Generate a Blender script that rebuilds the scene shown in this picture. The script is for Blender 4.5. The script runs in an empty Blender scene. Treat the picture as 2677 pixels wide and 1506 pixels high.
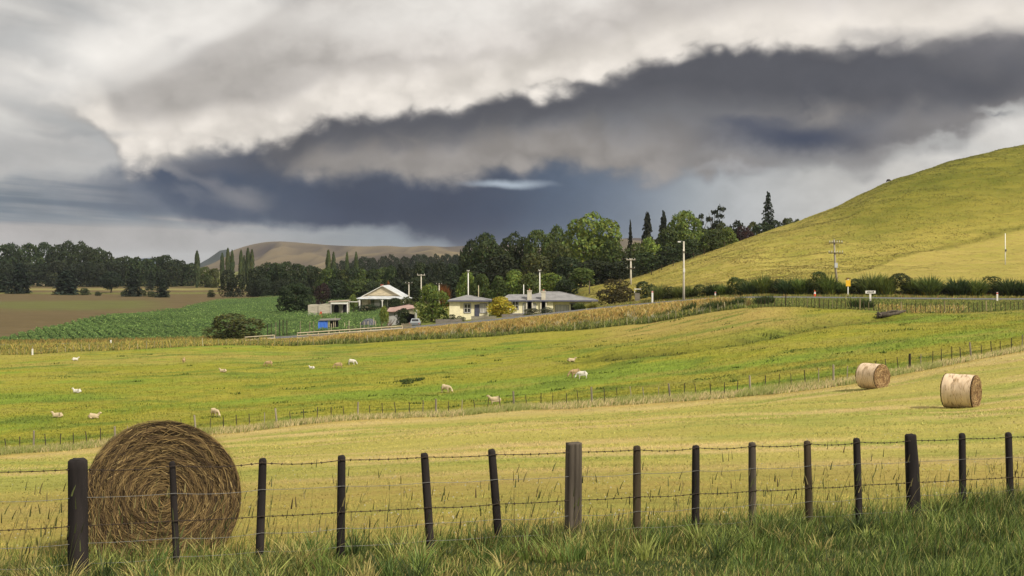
import bpy, bmesh, math, random
import numpy as np
from mathutils import Vector, Matrix, Euler

rng = np.random.default_rng(7)
random.seed(7)
F = 3231.0; UC = 1338.5; VH = 690.0; CAMZ = 14.0
sc = bpy.context.scene
col = sc.collection

# ------------------------------------------------------------------ helpers
def lin(c):
    c = np.asarray(c, float) / 255.0
    return np.where(c <= 0.04045, c / 12.92, ((c + 0.055) / 1.055) ** 2.4)
KALB = 0.62
def alb(r, g, b, k=1.0):
    return tuple(lin((r, g, b)) * KALB * k)

def tag(o, label=None, cat=None, group=None, kind=None):
    if label: o['label'] = label
    if cat: o['category'] = cat
    if group: o['group'] = group
    if kind: o['kind'] = kind
    return o

def empty(name, loc, rz=0.0, scale=1.0):
    o = bpy.data.objects.new(name, None)
    o.empty_display_size = 0.3
    col.objects.link(o)
    o.location = loc
    o.rotation_euler = (0, 0, rz)
    o.scale = (scale,) * 3 if np.isscalar(scale) else scale
    return o

def mesh_np(name, v, f, tint=None, smooth=False, attrs=None):
    """v (n,3), f (m,k) same-size faces"""
    me = bpy.data.meshes.new(name)
    v = np.ascontiguousarray(v, np.float32); f = np.ascontiguousarray(f, np.int32)
    me.vertices.add(len(v)); me.vertices.foreach_set('co', v.ravel())
    k = f.shape[1]
    me.loops.add(f.size); me.loops.foreach_set('vertex_index', f.ravel())
    me.polygons.add(len(f))
    me.polygons.foreach_set('loop_start', np.arange(0, f.size, k, dtype=np.int32))
    try: me.polygons.foreach_set('loop_total', np.full(len(f), k, np.int32))
    except Exception: pass
    if smooth: me.polygons.foreach_set('use_smooth', np.ones(len(f), bool))
    me.update(calc_edges=True)
    al = dict(attrs or {})
    if tint is not None: al['tint'] = tint
    for an, arr in al.items():
        a = me.attributes.new(an, 'FLOAT_COLOR', 'POINT')
        c4 = np.ones((len(v), 4), np.float32); c4[:, :3] = arr
        a.data.foreach_set('color', c4.ravel())
    return me

def link(name, me, mat, parent=None, loc=None, color=None):
    o = bpy.data.objects.new(name, me)
    col.objects.link(o)
    if mat is not None and len(me.materials) == 0: me.materials.append(mat)
    if parent is not None: o.parent = parent
    if loc is not None: o.location = loc
    if color is not None: o.color = (*color, 1)
    return o

class MB:
    """collects boxes, tubes, polygons into ONE mesh"""
    def __init__(s): s.v = []; s.f = []
    def add(s, vs, fs):
        b = len(s.v); s.v += [tuple(p) for p in vs]; s.f += [tuple(i + b for i in f) for f in fs]
    def box(s, x0, x1, y0, y1, z0, z1):
        vs = [(x0,y0,z0),(x1,y0,z0),(x1,y1,z0),(x0,y1,z0),(x0,y0,z1),(x1,y0,z1),(x1,y1,z1),(x0,y1,z1)]
        s.add(vs, [(3,2,1,0),(4,5,6,7),(0,1,5,4),(1,2,6,5),(2,3,7,6),(3,0,4,7)])
    def tube(s, pts, rad, n=8, cap=True):
        pts = [Vector(p) for p in pts]; m = len(pts)
        if np.isscalar(rad): rad = [rad] * m
        rings = []
        for i, p in enumerate(pts):
            t = (pts[min(i+1, m-1)] - pts[max(i-1, 0)]).normalized()
            a = Vector((0, 0, 1)) if abs(t.z) < 0.9 else Vector((1, 0, 0))
            b1 = t.cross(a).normalized(); b2 = t.cross(b1).normalized()
            rings.append([p + (b1*math.cos(2*math.pi*j/n) + b2*math.sin(2*math.pi*j/n)) * rad[i] for j in range(n)])
        vs = [q for r in rings for q in r]
        fs = [(i*n+j, i*n+(j+1) % n, (i+1)*n+(j+1) % n, (i+1)*n+j) for i in range(m-1) for j in range(n)]
        if cap: fs += [tuple(range(n))[::-1], tuple((m-1)*n + j for j in range(n))]
        s.add(vs, fs)
    def poly(s, pts, d=None):
        """flat polygon extruded by vector d"""
        n = len(pts)
        if d is None: s.add(pts, [tuple(range(n))]); return
        q = [tuple(Vector(p) + Vector(d)) for p in pts]
        s.add(list(pts) + q, [tuple(range(n))[::-1], tuple(range(n, 2*n))] + [(i, (i+1) % n, n+(i+1) % n, n+i) for i in range(n)])
    def build(s, name, mat, parent=None, smooth=False, loc=None, color=None):
        me = bpy.data.meshes.new(name); me.from_pydata(s.v, [], s.f)
        bm = bmesh.new(); bm.from_mesh(me); bmesh.ops.recalc_face_normals(bm, faces=bm.faces); bm.to_mesh(me); bm.free()
        if smooth: me.polygons.foreach_set('use_smooth', np.ones(len(me.polygons), bool))
        me.update()
        return link(name, me, mat, parent, loc, color)

def copy_tree(o, parent=None):
    c = o.copy(); col.objects.link(c)
    if parent is not None: c.parent = parent
    for ch in [x for x in col.objects if x.parent == o]: copy_tree(ch, c)
    return c

def hash2(ix, iy, seed):
    h = np.sin(ix * 127.1 + iy * 311.7 + seed * 74.7) * 43758.5453
    return h - np.floor(h)
def vnoise(x, y, seed=0):
    ix = np.floor(x); iy = np.floor(y); fx = x - ix; fy = y - iy
    fx = fx*fx*(3-2*fx); fy = fy*fy*(3-2*fy)
    a = hash2(ix, iy, seed); b = hash2(ix+1, iy, seed); c = hash2(ix, iy+1, seed); d = hash2(ix+1, iy+1, seed)
    return (a*(1-fx)+b*fx)*(1-fy) + (c*(1-fx)+d*fx)*fy
def fbm(x, y, seed=0, o=4):
    s = 0; a = 0.5; t = 0
    for i in range(o):
        s = s + a * vnoise(x * 2**i, y * 2**i, seed + i); t += a; a *= 0.5
    return s / t
def sstep(a, b, x):
    t = np.clip((x - a) / (b - a), 0, 1); return t*t*(3-2*t)

# ------------------------------------------------------------------ terrain
UG = np.arange(-3000, 6001, 10.0)
def line(pts, smooth=4):
    p = np.array(sorted(pts), float)
    y = np.interp(UG, p[:, 0], p[:, 1])
    if smooth:
        k = np.exp(-0.5 * (np.arange(-3*smooth, 3*smooth+1) / smooth) ** 2); k /= k.sum()
        y = np.convolve(np.pad(y, 3*smooth, mode='edge'), k, mode='valid')
    return y
def zv(v, d): return (VH - v) / F * d       # relative to the camera

# front fence: straight in plan
P0 = np.array(((203-UC)/F*12.0, 12.0)); P1 = np.array(((2640-UC)/F*16.9, 16.9))
def fence_d(u):
    t = (np.asarray(u, float) - UC) / F
    dx, dy = P1 - P0
    k = (P0[0] - t*P0[1]) / (t*dy - dx)
    return P0[1] + k*dy
dF = np.clip(np.where((UG > -600) & (UG < 4200), fence_d(UG), 0), 10.4, 22.0)
dF[UG <= -600] = 10.4; dF[UG >= 4200] = 22.0
U_ = lambda *a: a
zF = line([(-3000, -3.0), (203, -3.05), (1496, -3.22), (2640, -3.42), (6000, -3.6)])
z8 = line([(-3000, -2.45), (203, -2.5), (1496, -2.52), (2300, -2.35), (2677, -2.25), (6000, -2.2)])
z45 = line([(-3000, -8.5), (0, -7.4), (571, -7.0), (1338, -6.35), (2000, -6.1), (2518, -5.85), (2677, -5.7), (6000, -4.0)])
z65 = line([(-3000, -11.5), (0, -10.3), (571, -9.55), (1338, -8.5), (2000, -8.0), (2280, -7.7), (2518, -7.4), (2677, -7.0), (6000, -3.0)])
MF = [(-3000, 92, -16.0), (0, 92, zv(1190, 92)), (234, 92, zv(1170, 92)), (571, 93, zv(1133, 93)), (862, 94, zv(1104, 94)), (1143, 95, zv(1086, 95)),
      (1496, 95, zv(1060, 95)), (1725, 94, zv(1044, 94)), (1974, 92, zv(1024, 92)), (2224, 89, zv(1001, 89)), (2359, 90, zv(980, 90)),
      (2494, 92, zv(951, 92)), (2598, 94, zv(935, 94)), (2677, 95, zv(920, 95)), (3300, 100, -3), (6000, 100, 2)]
dM = line([(a, b) for a, b, c in MF]); zM = line([(a, c) for a, b, c in MF])
z125 = line([(-3000, -14.8), (0, -14.4), (571, -13.6), (1000, -12.6), (1338, -11.6), (1700, -9.9), (1980, -8.4), (2342, -7.0), (2677, -6.0), (3300, -3.5), (6000, 0)])
RF = [(-3000, 190, -13.9), (0, 190, zv(927, 190)), (300, 191, zv(918, 191)), (540, 193, zv(908, 193)), (800, 195, zv(903, 195)), (1050, 194, zv(893, 194)),
      (1350, 189, zv(876, 189)), (1690, 178, zv(842, 178)), (1761, 174, zv(829, 174)), (1888, 168, zv(811, 168)), (1980, 163, zv(799, 163)), (2126, 156, zv(807, 156)),
      (2276, 153, zv(808, 153)), (2342, 151, zv(816, 151)), (2500, 150, zv(815, 150)), (2677, 150, zv(811, 150)), (3300, 150, -4), (6000, 150, -2)]
dR = line([(a, b) for a, b, c in RF]); zR = line([(a, c) for a, b, c in RF])
RN = [(-3000, 202, -13.6), (0, 202, -13.65), (300, 204, -13.5), (540, 206, -13.2), (800, 207, -12.4), (1060, 205, zv(861, 205)), (1281, 201, zv(841, 201)), (1450, 198, zv(822, 198)), (1561, 195, zv(809, 195)),
      (1643, 192, zv(801, 192)), (1786, 187, zv(788, 187)), (1861, 183, zv(782.5, 183)), (1980, 178, zv(779, 178)), (2200, 171, zv(781, 171)), (2500, 167, zv(784, 167)),
      (2677, 166, zv(785, 166)), (3300, 166, -4.5), (6000, 166, -3)]
dN = line([(a, b) for a, b, c in RN]); zN = line([(a, c) for a, b, c in RN])
ROADW = 7.4
z235 = line([(-3000, -13.4), (0, -13.4), (800, -13.0), (1000, -11.9), (1200, -10.0), (1320, -9.5), (1420, -9.35), (1500, -9.1), (1560, -8.5), (1620, -7.0), (1690, -5.2), (1767, -3.6), (1871, -2.2), (1975, -1.0), (2182, 0.1),
             (2400, 0.8), (2677, 1.8), (3300, 4), (6000, 8)], 8)
HC = [(-3000, 300, -13.4), (900, 300, -12.6), (1000, 300, -11.7), (1200, 300, -10.4), (1400, 292, -8.0), (1480, 285, -6.2), (1540, 280, zv(752, 280)), (1663, 275, zv(730, 275)), (1767, 283, zv(691, 283)), (1871, 290, zv(657, 290)),
      (1975, 296, zv(613, 296)), (2078, 300, zv(582, 300)), (2182, 305, zv(540, 305)), (2286, 310, zv(494, 310)), (2390, 315, zv(457, 315)), (2494, 322, zv(426, 322)),
      (2598, 330, zv(397, 330)), (2677, 335, zv(381, 335)), (2900, 345, zv(345, 345)), (3300, 360, zv(310, 360)), (6000, 380, 42)]
dC = line([(a, b) for a, b, c in HC]); zC = line([(a, c) for a, b, c in HC], 3)
zB = line([(-3000, -13.5), (900, -13.3), (1200, -11.5), (1450, -8.5), (1663, -5.5), (1871, -1.0), (1975, 2.0), (2182, 9), (2390, 18), (2677, 27), (6000, 38)], 8)
z560 = line([(-3000, -13.5), (1000, -13.5), (1250, -12), (1500, -8), (1871, -4), (2300, 0), (2677, 6), (6000, 10)], 8)
one = np.ones_like(UG)
TL = [(-60*one, -1.6*one), (3*one, -1.62*one), (8*one, z8), (dF, zF), (45*one, z45), (65*one, z65), (dM, zM), (125*one, z125), (dR, zR), (dN - 0.6, zN), (dN + ROADW + 0.6, zN),
      (dN + ROADW + 9, zN + (z235 - zN)*(0.25 + 0.35*(1 - sstep(1560, 1700, UG))) - 0.1), (238*one, z235), (dC, zC), (dC + 26, 0.8*zC + 0.2*zB - 0.4), (dC + 70, zB), (560*one, z560), (850*one, 0.7*z560 - 0.3*13.5), (1500*one, -13.5*one), (12000*one, -13.5*one)]
TD = np.array([a for a, b in TL]); TZ = np.array([b for a, b in TL])
_h = np.diff(TD, axis=0); _m = np.diff(TZ, axis=0) / _h
_s = np.zeros_like(TZ); _s[0] = _m[0]; _s[-1] = _m[-1]
for k in range(1, len(TL) - 1):
    a, b = _m[k-1], _m[k]; w1 = 2*_h[k] + _h[k-1]; w2 = _h[k] + 2*_h[k-1]
    with np.errstate(divide='ignore', invalid='ignore'):
        hm = (w1 + w2) / (w1/a + w2/b)
    _s[k] = np.where(a*b > 0, hm, 0)
def u_of(X, Y): return np.clip(UC + F * X / np.maximum(Y, 8.0), -2990, 5990)
def gl(arr, u): return np.interp(u, UG, arr)
def base_z(X, Y):
    X = np.asarray(X, float); Y = np.asarray(Y, float); sh = X.shape
    X = X.ravel(); Y = np.clip(Y.ravel(), -59, 11900)
    u = u_of(X, Y); fi = (u + 3000) / 10; i0 = np.floor(fi).astype(int); w = fi - i0
    D = TD[:, i0]*(1-w) + TD[:, i0+1]*w; Z = TZ[:, i0]*(1-w) + TZ[:, i0+1]*w; S = _s[:, i0]*(1-w) + _s[:, i0+1]*w
    k = np.clip((Y[None] >= D).sum(0) - 1, 0, len(TL) - 2); j = np.arange(len(Y))
    h = D[k+1, j] - D[k, j]; t = (Y - D[k, j]) / h
    z = (2*t**3-3*t**2+1)*Z[k, j] + (t**3-2*t**2+t)*h*S[k, j] + (-2*t**3+3*t**2)*Z[k+1, j] + (t**3-t**2)*h*S[k+1, j]
    return z.reshape(sh)
GULLY = None
def ground_z(X, Y):
    X = np.asarray(X, float); Y = np.asarray(Y, float)
    z = base_z(X, Y); u = u_of(X, Y)
    road = 1 - sstep(2, 7, np.abs(Y - gl(dN, u) - ROADW/2) - ROADW/2)
    amp = sstep(20, 60, Y) * (1 - sstep(900, 1500, Y)) * (1 - road)
    hill = sstep(1600, 1900, u) * sstep(195, 235, Y)
    z = z + amp * (0.95 + 1.0*hill) * (fbm(X/16, Y/13, 3) - 0.5) + amp * (0.2 + 0.5*hill) * (fbm(X/4, Y/3, 9, 3) - 0.5)
    far = 1 - sstep(9, 16, Y)
    z = z + 0.10 * sstep(5, 9, Y) * far * (fbm(X/1.2, Y/1.2, 5) - 0.5)
    if GULLY is not None:
        d2 = np.full(X.shape, 1e9)
        for (ax, ay), (bx, by) in zip(GULLY[:-1], GULLY[1:]):
            vx, vy = bx-ax, by-ay; t = np.clip(((X-ax)*vx + (Y-ay)*vy) / (vx*vx+vy*vy), 0, 1)
            d2 = np.minimum(d2, (X-ax-t*vx)**2 + (Y-ay-t*vy)**2)
        z = z - 1.3 * np.exp(-d2 / 5.0) + 0.3*np.exp(-d2/60.0)
    return z + CAMZ
def gz(x, y): return float(ground_z(np.array([x]), np.array([y]))[0])
def hit(u, v, dmin=9.0, dmax=900.0):
    d = np.concatenate([np.arange(dmin, 60, 0.1), np.arange(60, dmax, 0.5)])
    X = (u-UC)/F*d; zr = CAMZ + (VH-v)/F*d
    g = ground_z(X, d); i = np.argmax(g >= zr)
    if g[i] < zr[i]: i = len(d) - 1
    return float(X[i]), float(d[i]), float(g[i])
def at(u, d):
    x = (u-UC)/F*d; return x, d, gz(x, d)
def top_z(v, d): return CAMZ + (VH-v)/F*d
_g = [hit(u, v)[:2] for u, v in ((2330, 836), (2230, 845), (2130, 856), (1980, 884), (1880, 905), (1780, 920), (1650, 932), (1540, 940))]
GULLY = _g
# ------------------------------------------------------------------ node helpers
class NG:
    def __init__(s, tree): s.t = tree; s.n = tree.nodes; s.l = tree.links
    def node(s, typ, **kw):
        n = s.n.new(typ)
        for k, v in kw.items(): setattr(n, k, v)
        return n
    def put(s, sock, val):
        if hasattr(val, 'is_output'): s.l.new(val, sock)
        else: sock.default_value = val
    def math(s, op, a, b=0.0, c=0.0, clamp=False):
        n = s.node('ShaderNodeMath', operation=op, use_clamp=clamp)
        s.put(n.inputs[0], a); s.put(n.inputs[1], b); s.put(n.inputs[2], c); return n.outputs[0]
    def add(s, a, b): return s.math('ADD', a, b)
    def sub(s, a, b): return s.math('SUBTRACT', a, b)
    def mul(s, a, b): return s.math('MULTIPLY', a, b)
    def sm(s, x, lo, hi, a=0.0, b=1.0):
        n = s.node('ShaderNodeMapRange', interpolation_type='SMOOTHSTEP')
        if not hasattr(lo, 'is_output') and lo > hi: lo, hi, a, b = hi, lo, b, a
        for i, v in enumerate((x, lo, hi, a, b)): s.put(n.inputs[i], v)
        return n.outputs[0]
    def mixc(s, f, a, b, mode='MIX'):
        n = s.node('ShaderNodeMix', data_type='RGBA', blend_type=mode)
        s.put(n.inputs[0], f)
        for i, v in ((6, a), (7, b)):
            s.put(n.inputs[i], v if hasattr(v, 'is_output') else (*v, 1) if len(v) == 3 else v)
        return n.outputs[2]
    def comb(s, x, y, z):
        n = s.node('ShaderNodeCombineXYZ')
        for i, v in enumerate((x, y, z)): s.put(n.inputs[i], v)
        return n.outputs[0]
    def noise(s, vec, scale=1.0, detail=4, rough=0.55, dist=0.0):
        n = s.node('ShaderNodeTexNoise', noise_dimensions='3D')
        s.put(n.inputs['Vector'], vec); n.inputs['Scale'].default_value = scale; n.inputs['Detail'].default_value = detail
        n.inputs['Roughness'].default_value = rough; n.inputs['Distortion'].default_value = dist
        return n.outputs[0]
    def ramp(s, x, pts):
        n = s.node('ShaderNodeValToRGB'); cr = n.color_ramp; cr.interpolation = 'EASE' if False else 'LINEAR'
        while len(cr.elements) < len(pts): cr.elements.new(0.5)
        for e, (p, c) in zip(cr.elements, pts): e.position = p
        for e, (p, c) in zip(cr.elements, pts): e.color = (*c, 1)
        s.put(n.inputs[0], x); return n.outputs[0]
    def curve(s, x, pts):
        n = s.node('ShaderNodeFloatCurve'); c = n.mapping.curves[0]
        while len(c.points) < len(pts): c.points.new(0.5, 0.5)
        for p, q in zip(c.points, pts): p.location = q
        n.mapping.update(); s.put(n.inputs['Value'], x); return n.outputs[0]

def new_mat(name):
    m = bpy.data.materials.new(name); m.use_nodes = True
    m.node_tree.nodes.clear(); return m, NG(m.node_tree)

def finish(g, colr, rough=0.9, bump=None, bstr=0.3, bdist=0.05, spec=0.2, metal=0.0, trans=0.0, tcol=None):
    out = g.node('ShaderNodeOutputMaterial'); p = g.node('ShaderNodeBsdfPrincipled')
    g.put(p.inputs['Base Color'], colr if hasattr(colr, 'is_output') else (*colr, 1))
    g.put(p.inputs['Roughness'], rough); p.inputs['Specular IOR Level'].default_value = spec; p.inputs['Metallic'].default_value = metal
    if bump is not None:
        b = g.node('ShaderNodeBump'); b.inputs['Strength'].default_value = bstr; b.inputs['Distance'].default_value = bdist
        g.put(b.inputs['Height'], bump); g.l.new(b.outputs[0], p.inputs['Normal'])
    sh = p.outputs[0]
    if trans > 0:
        t = g.node('ShaderNodeBsdfTranslucent'); g.put(t.inputs[0], colr if hasattr(colr, 'is_output') else (*colr, 1))
        mx = g.node('ShaderNodeMixShader'); mx.inputs[0].default_value = trans
        g.l.new(sh, mx.inputs[1]); g.l.new(t.outputs[0], mx.inputs[2]); sh = mx.outputs[0]
    g.l.new(sh, out.inputs[0])

def simple_mat(name, c, rough=0.8, var=0.25, scale=3.0, bump=0.2, bdist=0.02, objcol=False, stretch=(1, 1, 1), attr=None, spec=0.2, metal=0.0, trans=0.0, detail=5):
    """weathered plain material: colour x two scales of noise"""
    m, g = new_mat(name)
    tc = g.node('ShaderNodeTexCoord').outputs['Object']
    mp = g.node('ShaderNodeMapping'); mp.inputs['Scale'].default_value = stretch; g.put(mp.inputs[0], tc); v = mp.outputs[0]
    n = g.noise(v, scale, detail, 0.6)
    base = (*c, 1) if c is not None else (1, 1, 1, 1)
    if attr:
        a = g.node('ShaderNodeAttribute', attribute_name=attr); base = g.mixc(1.0, base, a.outputs[0], 'MULTIPLY')
    if objcol:
        oi = g.node('ShaderNodeObjectInfo'); base = g.mixc(1.0, base, oi.outputs['Color'], 'MULTIPLY')
    f = g.sm(n, 0.25, 0.75, 1 - var, 1 + var)
    cc = g.mixc(1.0, base, g.comb(f, f, f), 'MULTIPLY')
    finish(g, cc, rough, n if bump else None, bump, bdist, spec, metal, trans)
    return m

# ------------------------------------------------------------------ ground
def ground_mat():
    m, g = new_mat('ground_mat')
    P = g.node('ShaderNodeNewGeometry').outputs['Position']
    mp = g.node('ShaderNodeMapping'); mp.inputs['Scale'].default_value = (0.35, 1.0, 1.0); g.put(mp.inputs[0], P)
    big = g.noise(mp.outputs[0], 0.22, 5, 0.6, 0.4)
    mid = g.noise(mp.outputs[0], 1.7, 5, 0.65, 0.3)
    fine = g.noise(P, 9.0, 4, 0.7)
    a = g.node('ShaderNodeAttribute', attribute_name='col_a').outputs[0]
    b = g.node('ShaderNodeAttribute', attribute_name='col_b').outputs[0]
    f = g.math('ADD', g.mul(big, 0.55), g.mul(mid, 0.45))
    c = g.mixc(g.sm(f, 0.36, 0.64), a, b)
    k = g.add(g.sm(mid, 0.25, 0.75, 0.78, 1.18), g.sm(fine, 0.2, 0.8, -0.16, 0.16))
    c = g.mixc(1.0, c, g.comb(k, k, k), 'MULTIPLY')
    finish(g, c, 0.95, g.add(mid, g.mul(fine, 0.5)), 0.6, 0.12, 0.1)
    return m
M = {}
M['ground'] = ground_mat()

Yr = np.concatenate([np.arange(-58, 0, 4), np.arange(0, 8, 1), np.arange(8, 20, 0.4), np.arange(20, 70, 1.25), np.arange(70, 110, 1.0), np.arange(110, 150, 1.5), np.arange(150, 220, 0.8),
                     np.arange(220, 345, 2.0), np.arange(345, 620, 6.0), np.arange(620, 1500, 40), np.arange(1500, 9000, 500)])
sr = np.linspace(-1, 1, 460); sr = 0.40*sr + 1.3*np.sign(sr)*np.abs(sr)**5
YY, SS = np.meshgrid(Yr, sr, indexing='ij'); XX = SS * (np.maximum(YY, -40) + 60)
ZZ = ground_z(XX, YY); UU = u_of(XX, YY)
f_F, f_M, f_R, f_N = gl(dF, UU), gl(dM, UU), gl(dR, UU), gl(dN, UU)
CROPL = np.array([(-3000, 214), (0, 217), (163, 261), (326, 316), (462, 357), (571, 459), (700, 497), (1012, 497), (1015, 240), (6000, 200)], float)
def crop_edge(u): return np.interp(u, CROPL[:, 0], CROPL[:, 1])
f_C = crop_edge(UU)
wob = (fbm(XX/6, YY/6, 21) - 0.5) * 3.0
H_ = XX.ravel(); 
def A_(r, g, b): return np.array(alb(r, g, b))
ca = np.zeros(XX.shape + (3,)); cb = np.zeros_like(ca)
def put(mask, a, b):
    w = np.clip(mask, 0, 1)[..., None]
    ca[:] = ca*(1-w) + np.asarray(a)*w; cb[:] = cb*(1-w) + np.asarray(b)*w
nz = fbm(XX/25, YY/9, 40); nz2 = fbm(XX/9, YY/2.2, 41)
put(np.ones_like(XX), A_(88, 96, 52), A_(128, 124, 68))                                     # far plain
# left valley: ploughed soil, olive strips
leftside = 1 - sstep(1000, 1100, UU)
put(leftside * sstep(205, 212, YY), A_(126, 108, 74), A_(108, 94, 62))
put(leftside * sstep(0.45, 0.65, fbm(XX/90, YY/60, 33)) * sstep(330, 380, YY) * (1-sstep(480, 520, YY)) * (1-sstep(330, 480, UU)) * 0.8, A_(118, 124, 62), A_(110, 112, 62))
put(leftside * sstep(548, 556, YY) * (1-sstep(575, 590, YY)), A_(84, 88, 46), A_(150, 146, 78))
put(leftside * sstep(640, 650, YY) * (1-sstep(690, 700, YY)), A_(176, 164, 96), A_(148, 142, 84))
put(leftside * sstep(730, 760, YY), A_(104, 112, 58), A_(150, 144, 78))
crop = (YY < f_C) * sstep(208, 214, YY) * (1 - sstep(990, 1012, UU))
put(crop, A_(64, 92, 50), A_(84, 112, 60))
# yards round the houses, behind the road
yard = sstep(1000, 1040, UU) * (1 - sstep(1560, 1640, UU)) * sstep(205, 210, YY)
put(yard, A_(108, 124, 58), A_(150, 146, 72))
put(sstep(1040, 1100, UU) * (1 - sstep(1600, 1700, UU)) * sstep(240, 250, YY), A_(168, 158, 76), A_(120, 128, 60))
# hill on the right
hill = sstep(1480, 1640, UU + (YY-230)*0.4) * np.maximum(sstep(188, 196, YY), sstep(1750, 1850, UU)*sstep(6, 9, YY - f_N - ROADW))
put(hill, A_(204, 182, 98), A_(170, 164, 72))
put(hill * sstep(1900, 2400, UU) * sstep(245, 270, YY), A_(154, 146, 58), A_(114, 118, 44))
ter = np.interp(UU, [2000, 2190, 2340, 2546, 2675, 3200], [196, 214, 240, 252, 258, 270])
put(hill * sstep(2080, 2260, UU) * (1 - sstep(-2.5, 2.0, YY - ter + (nz2-.5)*5)), A_(200, 178, 98), A_(176, 166, 78))
put(hill * sstep(2050, 2250, UU) * sstep(0, 2, YY - ter) * (1 - sstep(4, 42, YY - ter)) * 0.65, A_(192, 174, 84), A_(164, 156, 68))
put(hill * sstep(2100, 2230, UU) * np.exp(-((YY - ter - 1.6)/1.2)**2) * 0.8, A_(112, 112, 44), A_(134, 128, 52))
# pasture
pas = sstep(-1, 1.5, YY - f_M + wob*0.3) * (1 - sstep(-1, 1, YY - f_R))
put(pas, A_(156, 162, 52), A_(178, 168, 62))
put(pas * sstep(0.50, 0.66, fbm(XX/30, YY/9, 46)) * 0.5, A_(188, 172, 76), A_(172, 164, 64))
put(pas * sstep(0.52, 0.66, fbm(XX/26, YY/8, 47)) * 0.9, A_(134, 160, 54), A_(148, 168, 58))
rel = (YY - f_M) / np.maximum(f_R - f_M, 1)
put(pas * sstep(0.62, 0.85, rel + 0.25*(nz-0.5)) * sstep(0.42, 0.62, nz2*0.5 + nz*0.5), A_(192, 174, 84), A_(166, 162, 72))
put(pas * sstep(1480, 1700, UU) * (1-sstep(2000, 2160, UU)) * sstep(0.55, 0.8, rel + 0.2*(nz-0.5)) , A_(204, 176, 98), A_(180, 166, 84))
put(pas * sstep(0.60, 0.72, nz2) * 0.8, A_(110, 134, 46), A_(126, 146, 52))
put(pas * sstep(0.62, 0.75, fbm(XX/12, YY/3, 44)) * 0.7, A_(186, 172, 80), A_(170, 164, 74))
gd2 = np.full(XX.shape, 1e9)
for (ax, ay), (bx, by) in zip(GULLY[:-1], GULLY[1:]):
    vx, vy = bx-ax, by-ay; t = np.clip(((XX-ax)*vx + (YY-ay)*vy)/(vx*vx+vy*vy), 0, 1)
    gd2 = np.minimum(gd2, (XX-ax-t*vx)**2 + (YY-ay-t*vy)**2)
put(pas * np.exp(-gd2/8.0) * 0.95, A_(74, 82, 36), A_(104, 114, 44))
# roadside bank and verges
bank = sstep(-1, 1, YY - f_R) * (1 - sstep(0, 1.2, YY - f_N))
bo = sstep(0.25, 0.55, (YY-f_R)/np.maximum(f_N-f_R, 1) + 0.5*(nz2-0.5))
put(bank, A_(110, 122, 50), A_(140, 140, 60))
put(bank * bo, A_(184, 158, 82), A_(204, 180, 100))
put(bank * sstep(1900, 2000, UU), A_(140, 144, 58), A_(176, 152, 82))
vg = sstep(-0.5, 0.5, YY - f_N - ROADW) * (1 - sstep(7, 10, YY - f_N - ROADW)) * sstep(1040, 1100, UU)
put(vg, A_(128, 134, 60), A_(160, 148, 78))
vl = sstep(-0.5, 0.5, YY - f_N - ROADW) * (1 - sstep(1, 3, YY - f_N - ROADW)) * (1 - sstep(1040, 1100, UU))
put(vl, A_(168, 142, 72), A_(122, 124, 56))
# hay field
hay = sstep(0.2, 2.2, YY - f_F) * (1 - sstep(-1.5, 0.5, YY - f_M + wob*0.3))
put(hay, A_(210, 194, 108), A_(182, 174, 84))
put(hay * sstep(0.48, 0.62, fbm(XX/14, YY/1.8 + XX/60, 52)) * 0.95, A_(164, 168, 76), A_(178, 176, 88))
put(hay * sstep(0.55, 0.68, fbm(XX/18, YY/1.2 + XX/50, 53)) * 0.95, A_(228, 200, 134), A_(212, 186, 118))
put(hay * (1 - sstep(22, 34, YY)) * 0.75, A_(186, 158, 86), A_(160, 152, 74))
put(hay * np.exp(-((f_M - YY - 5.0 + wob*0.4)/2.2)**2) * 0.9, A_(226, 202, 134), A_(208, 182, 112))
put(hay * np.exp(-((f_M - YY - 2.6)/0.8)**2) * 0.6, A_(190, 150, 84), A_(206, 176, 104))
near = 1 - sstep(0.2, 2.2, YY - f_F + wob*0.3)
put(near, A_(66, 80, 40), A_(96, 102, 56))
allv = np.stack([XX, YY, ZZ], -1).reshape(-1, 3); CA = ca.reshape(-1, 3); CB = cb.reshape(-1, 3)
nr, nc = XX.shape
ii = (np.arange(nr-1)[:, None]*nc + np.arange(nc-1)[None]).ravel()
faces = np.stack([ii, ii+1, ii+nc+1, ii+nc], 1)
reg = np.zeros(XX.shape, int)                         # 0 plain
reg[(leftside > .5) & (YY > 208)] = 1
reg[crop > 0.5] = 2
reg[hill > .5] = 3
reg[(YY >= f_M) & (YY < f_R)] = 4
reg[(YY >= f_R) & (YY < f_N + ROADW + 3)] = 5
reg[(YY >= f_F + 1.2) & (YY < f_M)] = 6
reg[YY < f_F + 1.2] = 7
rf = reg.ravel()[faces[:, 0]]
for r, nm in enumerate(('ground', 'ploughed_field', 'crop_field', 'hill', 'pasture', 'roadside_bank', 'hay_field', 'grass_verge')):
    fs = faces[rf == r]
    idx, inv = np.unique(fs, return_inverse=True)
    me = mesh_np(nm, allv[idx], inv.reshape(fs.shape), None, True, {'col_a': CA[idx], 'col_b': CB[idx]})
    tag(link(nm, me, M['ground']), kind='structure')

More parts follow.
